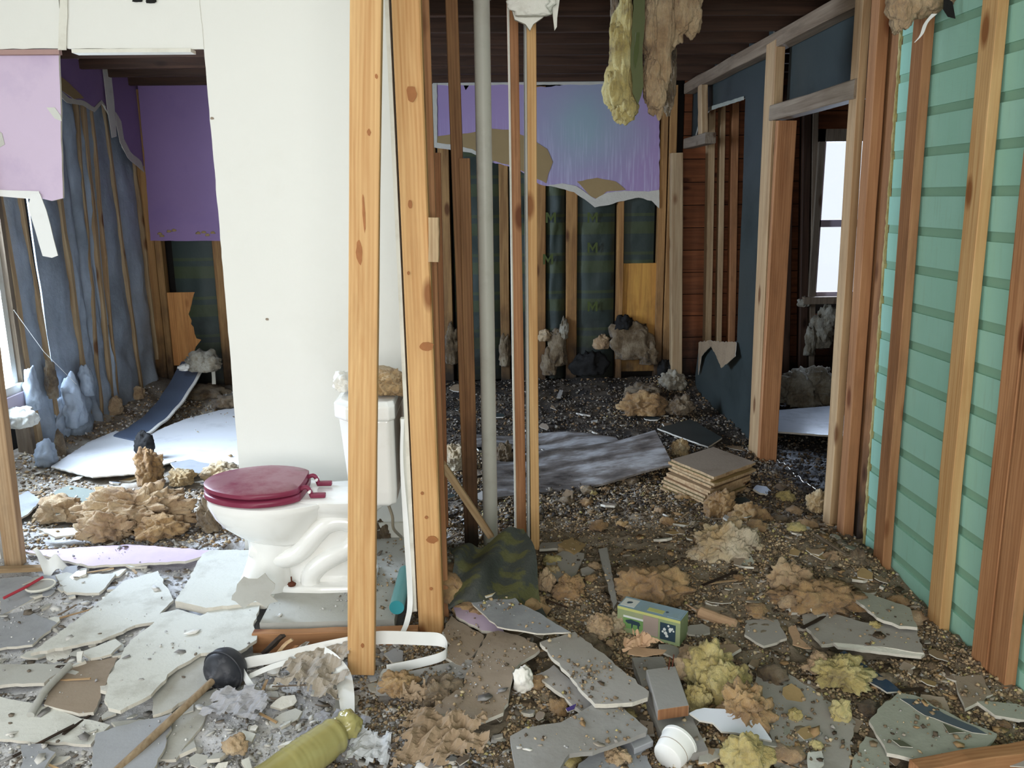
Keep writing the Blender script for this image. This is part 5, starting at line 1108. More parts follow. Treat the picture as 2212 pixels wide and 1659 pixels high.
tube('handle', [b0+hd*-.0, b0+hd*.25, b0+hd*.62], [.0115, .012, .012], WOODPAINT, plg, 16)
# bottle
BA, BB = G(738, 1580, .065), G(560, 1705, .065); bd = (BB-BA).normalized()
bot = empty('plastic_bottle', (BA+BB)/2-Vector((0, 0, .06)), 'crushed yellowish plastic bottle lying at the bottom edge left of centre', 'bottle')
Lb = (BB-BA).length; pr = []; rr2 = []
for k in range(40):
    t = k/39; r = .055
    if t < .12: r =   .055*(.55+.45*math.sin(t/.12*math.pi/2))
    if .36 < t < .68: r += .0016*math.sin((t-.36)*140)
    if .10 < t < .20: r *= 1-.06*math.sin((t-.10)/.10*math.pi)
    pr.append(BA+bd*(Lb*t)); rr2.append(r)
bo = tube('bottle_body', pr, rr2, BOTTLE, bot, 32)
dp = bpy.data.textures.new('crush', 'CLOUDS'); dp.noise_scale = .06; dm = bo.modifiers.new('d', 'DISPLACE'); dm.texture = dp; dm.strength = .006; dm.mid_level = .5
q = BA+Vector((.015, .01, .012)); clump('crushed_end', q, (.046, .044, .046), 5, BOTTLE, parent=bot, sub=4, lump=.3, fine=.15)
# white cup
cA, cB = G(1441, 1638, .05), G(1474, 1594, .066); ca = (cB-cA).normalized()
cup = empty('white_cup', (cA+cB)/2-Vector((0, 0, .05)), 'white plastic cup lying on its side at the bottom right of centre', 'cup')
tube('cup_body', [cA, cA+ca*.004, cA+ca*.066], [.041, .044, .052], PLASTW, cup, 40)
tube('cup_rim', [cA+ca*.066, cA+ca*.074], [.055, .055], PLASTW, cup, 40)
u_ = Vector((0, 0, 1)).cross(ca).normalized(); v_ = ca.cross(u_)
for t_ in (.03,):
    tube('cup_line', [cA+ca*t_+(u_*math.cos(a)+v_*math.sin(a))*.0478 for a in [2*math.pi*k/40 for k in range(41)]], .0008, GYPB, cup, 6, False)
# printed carton
z0, zt_ = .02, .12
tA, tB, tC, tD = G(1334, 1308, zt_), G(1351, 1291, zt_), G(1489, 1324, zt_), G(1470, 1342, zt_)
ex = (tD-tA); ey = (tB-tA); ey = ey - ex*(ey.dot(ex)/ex.length_squared); ey = ey.normalized()*max(ey.length, .085)
cb = empty('printed_carton', (tA+tD)/2-Vector((0, 0, zt_-z0)), 'torn green and blue printed cardboard carton with dark picture square', 'box')
CG = plain('carton_green', srgb(138, 152, 112), .5, .15, 5, .1, 30, srgb(170, 160, 140), .5, dscale=8); CT = plain('carton_top_blue', srgb(142, 166, 180), .4, .12, 6, .1, 30, srgb(120, 140, 110), .5, dscale=8)
dz = Vector((0, 0, -(zt_-z0)))
P = [tA, tA+ex, tA+ex+ey, tA+ey]; V = P+[p+dz for p in P]
mesh_obj('carton_body', V, [(0, 1, 2, 3), (7, 6, 5, 4), (0, 4, 5, 1), (1, 5, 6, 2), (2, 6, 7, 3), (3, 7, 4, 0)], [CG, CT], cb, fmat=[1, 0, 0, 0, 0, 0])
exn = ex.normalized(); fn_ = exn.cross(Vector((0, 0, 1))).normalized()
if fn_.y > 0: fn_ = -fn_
def decal(name, u0, u1, v0, v1, mat, off=.0012, pts=None):
    q = pts or [(u0, v0), (u1, v0), (u1, v1), (u0, v1)]
    slab(name, [tA+ex*u+dz*v+fn_*off for u, v in q], .0008, mat, 0, 9, 1, cb, mat, down=-fn_)
PDK = plain('print_dark', srgb(48, 66, 78), .5); PGR = plain('print_green', srgb(112, 150, 90), .5, .2, 12); PWH = plain('print_white', srgb(210, 214, 210), .6); PPK = plain('print_pinkgrey', srgb(158, 142, 132), .6); PYL = plain('print_yellow', srgb(186, 188, 118), .5, .15)
decal('printed_picture', .69, .93, .22, .88, PDK); decal('printed_picture', .10, .42, .35, .80, PGR); decal('printed_picture', .42, .66, .12, .85, PPK, .0010)
decal('printed_band', 0, 1, 0, .10, PYL, .0010)
decal('printed_animal', 0, 0, 0, 0, PDK, .002, [(.14, .48), (.22, .42), (.36, .46), (.38, .58), (.36, .60), (.355, .76), (.34, .76), (.33, .60), (.26, .60), (.25, .76), (.235, .76), (.23, .58), (.18, .60), (.14, .54)])
decal('printed_band', .1, .42, .30, .38, PWH, .0014)
for (u, v, s_) in ((.78, .60, .035), (.76, .46, .03), (.80, .70, .03), (.735, .56, .022), (.85, .42, .035), (.82, .30, .022), (.88, .38, .022), (.845, .50, .02), (.90, .46, .018)):
    decal('printed_figure', 0, 0, 0, 0, PWH, .002, [(u+s_*.8*math.cos(a)*(1+.3*math.sin(3*a)), v+s_*2*math.sin(a)) for a in [k*math.pi/4 for k in range(8)]])
n_ = ey.normalized()
for (a, b, c_, d_, mt) in ((.02, .25, .15, .85, PWH), (.45, .7, .2, .5, PYL), (.78, .98, .1, .9, CT)):
    slab('top_print', [tA+ex*a+ey*c_+Vector((0, 0, .001)), tA+ex*b+ey*c_+Vector((0, 0, .001)), tA+ex*b+ey*d_+Vector((0, 0, .001)), tA+ex*a+ey*d_+Vector((0, 0, .001))], .0008, mt, 0, 9, 1, cb, mt)
clump('torn_hole', tA+ex*.13+ey*.5+Vector((0, 0, .001)), (.012, .008, .002), 3, PDK, parent=cb, sub=2)
clump('torn_hole', tA+ex*.74+ey*.45+Vector((0, 0, .001)), (.006, .004, .002), 4, PDK, parent=cb, sub=2)
# kraft papers
def crumple(name, q, nu, nv, mat, label, amp=.03, sd=1, freq=7, th=.0015, cut=None, cat='paper'):
    A, B, C_, D = q; K_ = {}
    us = [(i/nu, j/nv) for j in range(nv+1) for i in range(nu+1)]
    N = fbm(np.array([(u*freq*.5+sd, v*freq*.35, sd*1.3) for u, v in us]), 4, True)
    N2 = fbm(np.array([(u*freq*.2+sd+9, v*freq*.2, sd*2.3) for u, v in us]), 3)
    idx = {(i, j): j*(nu+1)+i for j in range(nv+1) for i in range(nu+1)}
    def fn(u, v):
        k = idx[(round(u*nu), round(v*nv))]; p = (A.lerp(B, u)).lerp(D.lerp(C_, u), v)
        e = (N2[k])*amp*.8
        return p+Vector((e, e*.5, abs(N[k])*amp+N2[k]*amp*.5))
    rg = random.Random(sd)
    nb = fbm(np.array([(math.cos(t)*2.5+sd, math.sin(t)*2.5, sd*3.1) for t in np.linspace(0, 6.283, 120)]), 4)
    def kp(u, v):
        a = math.atan2(v-.5, u-.5); r = max(abs(u-.5), abs(v-.5))*2; return r < 0.86+.9*nb[int((a+math.pi)/6.284*119)]
    return props(gridsheet(name, fn, nu, nv, mat, th, None, False, kp), label, cat)
crumple('crumpled_paper', (G(805, 1680, .03), G(1060, 1660, .05), G(1062, 1545, .08), G(880, 1545, .07)), 40, 30, KRAFTD, 'large crumpled brown kraft paper at the bottom centre', .05, 3)
crumple('crumpled_paper', (G(565, 1500, .05), G(740, 1520, .05), G(760, 1400, .09), G(650, 1400, .06)), 30, 22, plain('paper_stained', srgb(158, 148, 134), .8, .1, 5, .2, 40, srgb(70, 78, 86), .7, dscale=7), 'stained grey crumpled sheet under the white edging strip', .035, 5)
crumple('crumpled_paper', (G(430, 1545, .03), G(560, 1560, .03), G(600, 1490, .05), G(480, 1480, .05)), 24, 18, plain('paper_grey', srgb(160, 160, 164), .8, .1, 5, .2), 'grey crumpled paper beneath the plunger', .02, 8)
crumple('crumpled_paper', (G(640, 1600, .02), G(760, 1640, .02), G(800, 1560, .04), G(700, 1530, .04)), 20, 16, plain('paper_greyb', srgb(150, 150, 156), .8, .1, 5, .2), 'grey crumpled paper right behind the bottle', .02, 9)
crumple('crumpled_paper', (G(745, 1650, .02), G(830, 1680, .02), G(860, 1580, .05), G(770, 1570, .04)), 20, 16, plain('paper_white', srgb(186, 190, 194), .8, .1, 5, .2), 'whitish crumpled paper between bottle and kraft paper', .02, 10)
crumple('crumpled_paper', (G(860, 1530, .03), G(960, 1545, .03), G(960, 1480, .06), G(870, 1490, .05)), 22, 18, KRAFTD, 'small crumpled brown paper behind the large one', .04, 11)
def kraftcone(name, pts, rad, label):
    v, f = tube_arr(smoothpath(pts, 5), [rad[min(int(i/5), len(rad)-1)]*(1-.0) for i in range((len(pts)-1)*5+1)], 12, True)
    return props(mesh_obj(name, v, f, KRAFT, None, smooth=False), label, 'paper')
kraftcone('rolled_paper', [G(1482, 1305, .07), G(1512, 1322, .06), G(1550, 1336, .05), G(1592, 1350, .04)], [.003, .022, .020, .014], 'rolled tan kraft paper lying right of the printed carton')
crumple('folded_paper', (G(1350, 1418, .09), G(1440, 1412, .10), G(1405, 1380, .13), G(1352, 1380, .11)), 14, 10, KRAFT, 'folded tan kraft paper between carton and wood block', .05, 21, freq=5)
o = shard('folded_flap', [(1355,1412),(1362,1397),(1440,1404),(1432,1412),(1395,1418)], KRAFT, 'long flap of tan kraft paper below the carton', 'paper', z=.12, th=.002, edge=KRAFT)
o = shard('cream_chip', [(1040,1285),(1052,1262),(1078,1268),(1085,1275),(1050,1288)], plain('wood_cream', srgb(214, 190, 140), .8), 'cream splintered wood chip on the blue-grey board', z=.115, th=.008)
o = shard('tan_chip', [(1010,1262),(1030,1258),(1048,1272),(1015,1278)], KRAFT, 'tan chip at the lower edge of the green-backed insulation', z=.11, th=.006)
# green faced batt fallen over
A, B, C_, D = G(968, 1312, .08), G(1190, 1325, .05), G(1128, 1148, .26), G(975, 1175, .25)
def gb(u, v):
    p = (A.lerp(B, u)).lerp(D.lerp(C_, u), v); e = .03*math.sin(u*5+v*3)+.018*math.sin(u*13-v*8)
    return p+Vector((e*.4, 0, e+.05*math.sin(math.pi*u)*math.sin(math.pi*v)))
k = MB('facing_fallen', .55, .3); bd_ = k.ramp(k.noise(k.coord((4, 9, 3), rnd=False), 2.2, 5, .6), [(.48, BLACK), (.55, WHITE)])
k.color(k.mix(k.math('MULTIPLY', bd_, .8), srgb(58, 62, 58), srgb(84, 84, 48))); k.bump(k.noise(k.coord(), 12, 6, .7), .5, .02); FALL = k.m
gf = gridsheet('fallen_batt', gb, 24, 20, FALL, .01); props(gf, 'fallen insulation batt with dark green printed facing at the foot of the bare studs', 'insulation')
multi('fibre_fill', [(tuple((A+D)/2+Vector((.0, .02, -.05))), (.07, .10, .06), 31, dict(sub=4, lump=.5, fine=.5)), (tuple((A+B)/2+Vector((0, .1, -.04))), (.18, .12, .07), 32, dict(sub=4, lump=.4, fine=.5))], INS_O, None, None, gf)
o = beam('leaning_lath', W(955, 1002, 3.0), G(1060, 1158, .21), .028, .02, WOODP, None, face=(0, 1, 0), segs=3); props(o, 'pale lath leaning diagonally from the knotty post to the fallen batt', 'timber')
o = shard('frayed_white_tuft', [(985,1208),(1010,1190),(1035,1192),(1010,1208),(995,1222)], PLASTER, 'frayed white scrap at the left edge of the fallen batt', z=.2, th=.01, amp=.006)
# teal tube, white edging
TEALM = TEAL
tb = empty('teal_tube', G(858, 1320, .09), 'translucent teal plastic tube lying right of the loose stud', 'tube')
ta, tz = G(857, 1312, .115), G(876, 1235, .11)
tube('tube_body', [ta, tz], .028, plain('teal_pale', srgb(108, 168, 172), .3, .1), tb, 24); tube('tube_mouth', [ta-(tz-ta).normalized()*.003, ta], .027, TEAL, tb, 24)
Z = Vector((0, 0, 1))
es = empty('edging_strip', G(760, 1400, .05), 'long white flexible edging strip looping around the foot of the loose stud', 'trim')
def rib(pts, hs, nm='strip', w=None):
    P = [G(x, y, z) if not isinstance(z, Vector) else z for x, y, z in pts]; return ribbon(nm, P, [Vector(h) for h in hs], PLASTW, .002, es)
rib([(548, 1490, .03), (530, 1462, .05), (523, 1440, .06), (540, 1430, .07), (600, 1420, .08), (700, 1400, .09), (760, 1388, .10), (812, 1378, .10), (848, 1377, .10), (905, 1379, .10), (950, 1382, .09), (966, 1396, .08), (958, 1416, .07), (905, 1432, .05), (835, 1446, .04)],
    [(.01, 0, .03)]*2+[(0, 0, .04)]*3+[(0, .01, .045)]*3+[(0, .01, .045)]*3+[(0, 0, .035)]*4)
rib([(538, 1462, .04), (590, 1440, .06), (660, 1422, .07), (742, 1412, .08)], [(0, .02, .01)]*4)
rib([(700, 1412, .09), (722, 1430, .08), (740, 1460, .06), (748, 1500, .05), (752, 1552, .03)], [(.01, 0, .05), (.03, 0, .04), (.05, .02, .01), (.05, .01, .0), (.04, 0, 0)])
P = [W(870, 905, 2.9), W(868, 1000, 2.9), W(878, 1150, 2.88), W(886, 1290, 2.85), W(880, 1340, 2.80), W(868, 1370, 2.76)]
ribbon('strip', P, [Vector((.012, 0, 0))]*2+[Vector((.020, 0, 0))]*4, PLASTW, .003, es)
# lath offcuts beside the sill
for k, (a, b, lb) in enumerate((((570, 1412, .04), (612, 1372, .10), 'splintered brown lath tucked in front of the floor timber, left one'), ((592, 1420, .05), (630, 1380, .10), 'splintered brown lath with pale face in front of the floor timber'), ((620, 1425, .05), (640, 1395, .08), 'short splintered lath nearest the loose stud'))):
    o = beam('broken_lath', G(*a), G(*b), .035, .012, [WOODB, WOODP, WOODR][k], None, face=(0, .5, 1), wob=.003, segs=4); props(o, lb, 'wood')
# long curved lath at the left
o = tube('curved_lath', smoothpath([G(66, 1545, .03), (G(100, 1490, .045)), G(150, 1438, .05)], 6), [.012]*13, GYPD); props(o, 'dusty curved stick lying across the left slabs', 'stick')
o = shard('white_chip', [(166,1408),(180,1406),(176,1428),(166,1428)], PLASTER, 'small bright upright white chip between the left slabs', z=.06, th=.006)
# knots in the two front posts
KN = plain('knot_brown', srgb(158, 104, 62), .7, .3, 30)
def knot(o_, px, py, Y, rx, ry, parentname):
    p = W(px, py, Y); s_ = Y/1800; rg = random.Random(px)
    slab('knot', [p+Vector((rx*s_*math.cos(a)*rg.uniform(.8, 1.1), 0, ry*s_*math.sin(a)*rg.uniform(.85, 1.1))) for a in [2*math.pi*i/14 for i in range(14)]], .002, KN, 0, 9, 1, o_, KN, down=(0, 1, 0))
for o_ in list(bpy.data.objects):
    if o_.name == 'corner_post':
        for q in ((889, 202, 11, 16), (886, 441, 5, 9), (922, 748, 16, 10), (934, 1166, 14, 9), (912, 1066, 4, 4), (921, 1118, 4, 4), (931, 1272, 4, 4), (882, 590, 3, 4)): knot(o_, q[0], q[1], 2.847, q[2], q[3], '')
    if o_.name == 'loose_stud':
        for q in ((776, 545, 7, 26), (786, 460, 3, 40), (797, 286, 4, 7), (813, 165, 3, 5), (783, 1395, 4, 6)): knot(o_, q[0], q[1], 2.578, q[2], q[3], '')
# cobweb strings on the left wall
o = tube('hanging_thread', [K(30, 670, XL+.3), K(95, 760, XL+.25), K(165, 830, XL+.2)], .0015, PLASTW); props(o, 'thin white thread stretched across the blue batts', 'thread')
# painted fixture scraps on doorway edge
o = wbeam('edge_block', (937, 566), (937, 470), 2.84, 22, WOODP, 'small wooden block nailed to the side of the knotty post', 'wood', z0=None, zt='px', d=.04)

# ================================================================== rubble
def visible(X, Y, Z, m=60):
    d = np.stack([X, Y, Z-CH], 1); f = d@np.array(_f); r = d@np.array(_r); u = d@np.array(_u)
    px = 1106+F*r/f; py = 829.5-F*u/f; return (f > .3) & (px > -m) & (px < 2212+m) & (py > -m) & (py < 1659+m)
def sample(n, x0, x1, y0, y1, p=1.6):
    U = RNG.random(n); Y = (y0**(1-p)+U*(y1**(1-p)-y0**(1-p)))**(1/(1-p)); X = x0+(x1-x0)*RNG.random(n)
    ok = visible(X, Y, X*0+.03); X, Y = X[ok], Y[ok]
    SLABS.append(([Vector((-.97, 2.87, 0)), Vector((-.37, 2.87, 0)), Vector((-.37, 3.64, 0)), Vector((-.97, 3.64, 0))], .07)) if len(SLABS) < 200 else 0
    ok = ~((X > -1.3) & (X < -.33) & (Y > 2.84) & (Y < 3.67)) | ((X > -.97) & (X < -.37) & (Y > 2.87) & (Y < 3.63)); return X[ok], Y[ok]
def rotm(n, flat=1.0):
    a = RNG.random(n)*6.283; t = (RNG.random(n)**1.3)*flat; p = RNG.random(n)*6.283
    ca, sa = np.cos(a), np.sin(a); Rz = np.zeros((n, 3, 3)); Rz[:, 0, 0] = ca; Rz[:, 0, 1] = -sa; Rz[:, 1, 0] = sa; Rz[:, 1, 1] = ca; Rz[:, 2, 2] = 1
    ax = np.stack([np.cos(p), np.sin(p), p*0], 1); K_ = np.zeros((n, 3, 3)); K_[:, 0, 2] = ax[:, 1]; K_[:, 2, 0] = -ax[:, 1]; K_[:, 1, 2] = -ax[:, 0]; K_[:, 2, 1] = ax[:, 0]
    s, c = np.sin(t)[:, None, None], np.cos(t)[:, None, None]; R = np.eye(3)[None]+s*K_+(1-c)*(K_@K_); return R@Rz
def on_slabs(X, Y, keepfrac=.16):
    Z = hgt(X, Y); inside = np.zeros(len(X), bool); n_ = len(X)
    for P_, z_ in SLABS:
        q = np.array([(p.x, p.y) for p in P_]); m_ = np.zeros(n_, bool); j = len(q)-1
        for i in range(len(q)):
            with np.errstate(divide='ignore', invalid='ignore'):
                cr = ((q[i, 1] > Y) != (q[j, 1] > Y)) & (X < (q[j, 0]-q[i, 0])*(Y-q[i, 1])/(q[j, 1]-q[i, 1])+q[i, 0])
            m_ ^= cr; j = i
        Z = np.where(m_ & (z_ > Z), z_, Z); inside |= m_
    P = np.stack([X, Y, X*0+9], 1); pr = keepfrac*(0.15+3.2*np.clip(fbm(P*5, 3), 0, 1)); ok = (~inside) | (RNG.random(n_) < pr)
    return ok, Z
def scatter(name, X, Y, tmplV, tmplF, scale, colr, mat, label, cat, flat=1.2, zoff=0.0, jit=.35):
    ok_, Zg = on_slabs(X, Y, .16); X, Y, Zg, scale, colr = X[ok_], Y[ok_], Zg[ok_], scale[ok_], colr[ok_]
    n = len(X); nv = len(tmplV); R = rotm(n, flat)
    V = tmplV[None]*(1+jit*(RNG.random((n, nv, 3))-.5)*2)*scale[:, None, :]
    V = np.einsum('nij,nkj->nki', R, V); Z = Zg+zoff+scale[:, 2]*.6
    V = V+np.stack([X, Y, Z], 1)[:, None, :]
    Fa = (tmplF[None]+(np.arange(n)*nv)[:, None, None]).reshape(-1, tmplF.shape[1])
    C = np.repeat(colr, nv, 0); o = numpy_mesh(name, V.reshape(-1, 3), Fa, mat, C)
    return props(o, label, cat, kind='stuff')
OCT = np.array([(1, 0, 0), (-1, 0, 0), (0, 1, 0), (0, -1, 0), (0, 0, 1), (0, 0, -1)], float)
OCF = np.array([(0, 2, 4), (2, 1, 4), (1, 3, 4), (3, 0, 4), (2, 0, 5), (1, 2, 5), (3, 1, 5), (0, 3, 5)])
h_ = 5; PRV = np.array([(math.cos(2*math.pi*k/h_), math.sin(2*math.pi*k/h_), s) for s in (1, -1) for k in range(h_)])
PRF = np.array([(0, 1, 2), (0, 2, 3), (0, 3, 4), (7, 6, 5), (8, 7, 5), (9, 8, 5)]+[q for k in range(5) for q in ((k, 5+k, 5+(k+1) % 5), (k, 5+(k+1) % 5, (k+1) % 5))])
def pal(n, cols, wts):
    i = RNG.choice(len(cols), n, p=np.array(wts)/sum(wts)); return np.array([c3(*c) for c in cols])[i]*(0.85+.3*RNG.random((n, 1)))
# grey-white plaster bits, mostly left and front
X, Y = sample(90000, -2.6, 1.7, 1.95, 3.9); P = np.stack([X, Y, X*0], 1)
keep = RNG.random(len(X)) < np.clip(np.where(X < .15, .9, .16)*(0.4+2.2*np.clip(fbm(P*2.2+3, 3)+.1, 0, 1)), 0, 1); X, Y = X[keep], Y[keep]
s = (.0015+.005*RNG.random(len(X))**2.5); sc = np.stack([s, s*(.6+.5*RNG.random(len(X))), s*.6], 1)
scatter('plaster_crumbs', X, Y, OCT, OCF, sc, pal(len(X), [(200, 200, 200), (176, 177, 180), (228, 228, 224), (130, 124, 116)], [4, 4, 2.5, 1.5]), CRUMB, 'grey-white plaster crumbs strewn over the foreground floor', 'rubble')
# insulation crumbs, right and middle
X, Y = sample(105000, -.5, 1.70, 2.0, 5.2, 1.3); P = np.stack([X, Y, X*0+4], 1)
keep = RNG.random(len(X)) < np.clip(.75+1.6*fbm(P*1.6+7, 3), 0.05, 1); X, Y = X[keep], Y[keep]
hx, hy = [], []
for o_ in list(bpy.data.objects):
    if o_.name.startswith('insulation_lump') and o_.location.x > -.5 and o_.location.x < 1.6:
        rr_h = max(v.co.x for v in o_.data.vertices)*1.15; nH = int(260*min(2, rr_h/.08))
        aa = RNG.random(nH)*6.283; q_ = rr_h*(0.7+.75*RNG.random(nH)**1.5); hx.append(o_.location.x+q_*np.cos(aa)); hy.append(o_.location.y+q_*np.sin(aa))
hx, hy = np.concatenate(hx), np.concatenate(hy); k_ = hx < 1.68; X = np.concatenate([X, hx[k_]]); Y = np.concatenate([Y, hy[k_]])
s = (.0022+.0085*RNG.random(len(X))**2.4); sc = np.stack([s, s*(.7+.4*RNG.random(len(X))), s*.7], 1)
tan = pal(len(X), [(184, 160, 126), (152, 130, 102), (120, 104, 84), (200, 182, 150), (98, 86, 72), (180, 168, 114), (160, 156, 150)], [3, 3.5, 3, 1, 1.6, .6, 1])
scatter('insulation_crumbs', X, Y, OCT, OCF, sc, tan, CRUMB, 'tan insulation crumbs covering the right and middle floor', 'rubble')
# rear floor chips
X, Y = sample(30000, -.7, 4.2, 3.9, 6.95, 1.2)
s = (.004+.016*RNG.random(len(X))**2.5); sc = np.stack([s, s*(.7+.4*RNG.random(len(X))), s*.45], 1)
scatter('rear_floor_chips', X, Y, OCT, OCF, sc, pal(len(X), [(150, 142, 130), (104, 96, 86), (64, 58, 54), (128, 104, 76)], [2, 3, 4, 2])*np.where(X > 1.75, .5, 1.0)[:, None], CRUMB, 'grey-brown rubble chips on the dark rear floor', 'rubble')
# left room chips
X, Y = sample(16000, -2.85, -.7, 3.7, 6.8, 1.5); k_ = (((X+1.75)/.95)**2+((Y-5.3)/.75)**2 > 1) | (RNG.random(len(X)) < .04); X, Y = X[k_], Y[k_]
s = (.004+.014*RNG.random(len(X))**2); sc = np.stack([s, s*.8, s*.5], 1)
scatter('left_room_chips', X, Y, OCT, OCF, sc, pal(len(X), [(206, 190, 160), (172, 146, 110), (120, 106, 90), (214, 212, 208)], [2, 3, 3, 2]), CRUMB, 'pale mixed crumbs on the left rear room floor', 'rubble')
# flat flakes everywhere
X, Y = sample(9000, -2.6, 1.7, 1.95, 4.6); 
s = (.006+.022*RNG.random(len(X))**3); sc = np.stack([s, s*(.4+.5*RNG.random(len(X))), s*0+.0018], 1)
colr = np.where((X < 0.1)[:, None], pal(len(X), [(196, 194, 188), (150, 148, 146), (120, 110, 98), (226, 224, 218)], [4, 3, 2, 1]), pal(len(X), [(140, 122, 98), (104, 88, 70), (170, 160, 146), (76, 64, 52), (176, 144, 104)], [3, 3, 2, 3, 2]))
scatter('board_flakes', X, Y, PRV, PRF, sc, colr, CRUMB, 'thin plaster and paper flakes littering the floor', 'rubble', flat=.6, zoff=.003)

LM = [(G(x, y, .03), t) for x, y, t in [(487, 1450, 'the plunger'), (650, 1610, 'the yellow bottle'), (1455, 1615, 'the white cup'), (1400, 1350, 'the printed carton'), (1443, 1490, 'the wood block'),
  (780, 1455, 'the loose stud foot'), (930, 1370, 'the knotty post foot'), (1070, 1230, 'the fallen batt'), (1540, 1010, 'the tile stack'), (1575, 1180, 'the white-topped lump'), (1780, 1215, 'the smooth tan roll'),
  (1750, 1540, 'the large grey slab'), (2000, 1570, 'the stained panel'), (1870, 1380, 'the triangular board'), (1280, 1440, 'the upper grey board'), (1250, 1570, 'the nail-holed board'), (1060, 1450, 'the centre brown slab'),
  (930, 1600, 'the crumpled kraft paper'), (1540, 1460, 'the yellow tufts'), (1700, 1375, 'the cream paper shard'), (1905, 1280, 'the stud nearest the doorway'), (2035, 1390, 'the second mint-wall stud'), (2150, 1500, 'the doubled right stud'),
  (90, 1265, 'the dusty lid'), (200, 1330, 'the pointed pale slab'), (400, 1400, 'the largest pale slab'), (60, 1450, 'the left-edge grey slab'), (290, 1600, 'the plunger handle end'), (440, 1240, 'the rounded pale board'), (120, 1215, 'the plastic sheet'),
  (1230, 1010, 'the warped plywood'), (1150, 1190, 'the light orange stud'), (1310, 1240, 'the narrow grey strip'), (1640, 970, 'the tar-paper wall'), (1390, 870, 'the yellow-brown rear heap'), (1100, 870, 'the rear wall foot'), (1800, 1150, 'the near doorway studs'),
  (290, 1110, 'the broad left-room heap'), (320, 1010, 'the upright tan chunk'), (60, 1090, 'the bluish scrap'), (400, 900, 'the sloping panel'), (1420, 1275, 'the crumbly tan lump'), (640, 1400, 'the splintered laths'), (1850, 1480, 'the blue strip')]]
_used = {}
def wherelabel(p, head):
    best = sorted(LM, key=lambda q: (q[0]-p).length)[:5]; q, t = best[0]; dx, dy = p.x-q.x, p.y-q.y
    side = ('right of' if dx > 0 else 'left of') if abs(dx) > abs(dy) else ('behind' if dy > 0 else 'in front of')
    dist = math.hypot(dx, dy); close = 'just ' if dist < .12 else ('' if dist < .3 else 'well ')
    lb = '%s %s%s %s' % (head, close, side, t)
    for q2, t2 in best[1:]:
        if lb not in _used: break
        t2 = t2.replace('the ', ''); lb2 = '%s %s%s %s, towards %s' % (head, close, side, t, t2)
        lb = lb2 if len(lb2.split()) <= 16 else '%s %s %s, near %s' % (head, side, t, t2.split()[-1])
    _used[lb] = 1; return lb
MN = {}
for m_, n_c in ((GYPL, 'pale'), (GYPD, 'light grey'), (GYPS, 'bluish'), (PLASTER, 'white'), (GYPB, 'brown'), (KRAFTD, 'papery tan'), (GYPK, 'lilac-grey'), (FLATGREY, 'weathered'), (GYPG, 'greenish'), (PAPER, 'ochre'), (TAR, 'dark')): MN[m_.name] = n_c
# ---- mid-size broken pieces, each a thing of its own
def freezone(x, y):
    return not (-1.35 < x < -.30 and 2.75 < y < 3.7)
rp = random.Random(99)
ZN = [('left', -2.3, -.25, 2.0, 3.5, 110, [GYPL, GYPD, GYPS, GYPD, PLASTER], 'small broken grey plasterboard scrap in the left foreground rubble', 'grey scraps, left foreground'),
      ('mid', -.25, .75, 2.0, 3.4, 90, [GYPB, GYPD, KRAFTD, GYPK, FLATGREY], 'small brown or grey board scrap in the centre foreground rubble', 'board scraps, centre foreground'),
      ('right', .75, 1.62, 2.0, 3.9, 90, [GYPB, GYPG, KRAFTD, GYPK, PAPER], 'small dirty board scrap in the right foreground rubble', 'board scraps, right foreground'),
      ('rear', -.5, 1.6, 4.0, 6.8, 60, [GYPB, TAR, GYPK, KRAFTD], 'dark board scrap on the rear room floor', 'board scraps, rear room'),
      ('lroom', -2.8, -.8, 3.8, 4.8, 40, [GYPD, KRAFTD, GYPS, PAPER], 'pale board scrap on the left room floor', 'board scraps, left room')]
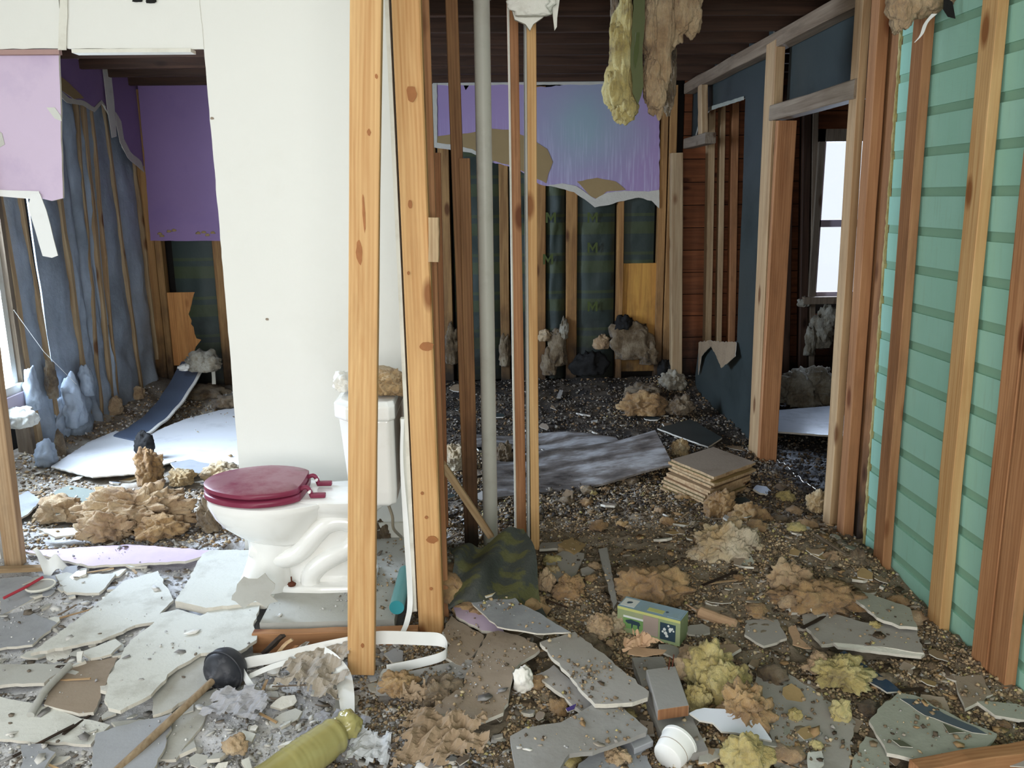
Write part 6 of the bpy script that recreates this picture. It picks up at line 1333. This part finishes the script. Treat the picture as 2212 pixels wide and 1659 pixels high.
for nm, x0, x1, y0, y1, n, mats, lb, grp in ZN:
    made = 0
    while made < n:
        x = rp.uniform(x0, x1); y = y0+(y1-y0)*rp.random()**1.3
        if not freezone(x, y) or not visible(np.array([x]), np.array([y]), np.array([.03]), 0)[0]: continue
        r = rp.uniform(.018, .055)*(1 if y < 4 else 1.5); k = rp.randint(4, 7); a0 = rp.random()*6.28; st_ = rp.uniform(.4, 1)
        th0 = rp.random()*6.28; pts = []
        for i in range(k):
            a = a0+6.283*(i+rp.uniform(-.25, .25))/k; q = r*rp.uniform(.7, 1.1); ux, uy = q*math.cos(a), q*math.sin(a)*st_
            pts.append((ux*math.cos(th0)-uy*math.sin(th0), ux*math.sin(th0)+uy*math.cos(th0)))
        z_ = H1(x, y)+rp.uniform(.008, .022); tx, ty = rp.uniform(-.3, .3), rp.uniform(-.3, .3)
        o = slab('board_scrap', [Vector((x+a, y+b, z_+a*tx+b*ty)) for a, b in pts], rp.choice((.003, .008, .011)), rp.choice(mats), .002, .02, made)
        hd_ = '%s %s %s scrap' % ('tiny' if r < .028 else ('small' if r < .045 else 'palm-sized'), 'narrow' if st_ < .6 else ('oval' if st_ < .8 else 'squarish'), MN[o.data.materials[0].name])
        props(o, wherelabel(Vector((x, y, z_)), hd_), 'debris', grp); made += 1
# wood splinters
for i in range(60):
    x = rp.uniform(-1.9, 1.6); y = rp.uniform(2.0, 3.8)
    if not freezone(x, y) or not visible(np.array([x]), np.array([y]), np.array([.03]), 0)[0]: continue
    a = rp.random()*6.28; l = rp.uniform(.03, .10); z_ = H1(x, y)+.015
    o = beam('wood_splinter', (x-l*math.cos(a), y-l*math.sin(a), z_), (x+l*math.cos(a), y+l*math.sin(a), z_+rp.uniform(0, .02)), rp.uniform(.005, .014), .004, rp.choice([WOODP, WOODB, WOODG]), None, face=(0, 0, 1), wob=.001, segs=2)
    props(o, wherelabel(Vector((x, y, z_)), '%s wooden splinter' % ('short' if l < .06 else 'long')), 'wood', 'wood splinters in the foreground')
# small insulation tufts
for i in range(90):
    x = rp.uniform(-.1, 1.65); y = rp.uniform(2.0, 4.6)
    if not visible(np.array([x]), np.array([y]), np.array([.03]), 0)[0]: continue
    r = rp.uniform(.015, .045); o = clump('insulation_tuft', (x, y, H1(x, y)+r*.35), (r, r*rp.uniform(.7, 1.2), r*.6), 700+i % 17, (mI := rp.choice([INS_O, INS_T, INS_B, INS_Y, INS_B])), wherelabel(Vector((x, y, 0)), '%s %s insulation tuft' % ('small' if r < .03 else 'fist-sized', {INS_O.name: 'brown', INS_T.name: 'tan', INS_B.name: 'dirty', INS_Y.name: 'yellow'}[mI.name])), 'insulation', 'small insulation tufts', sub=3, lump=.7, fine=.8, freq=2.2)
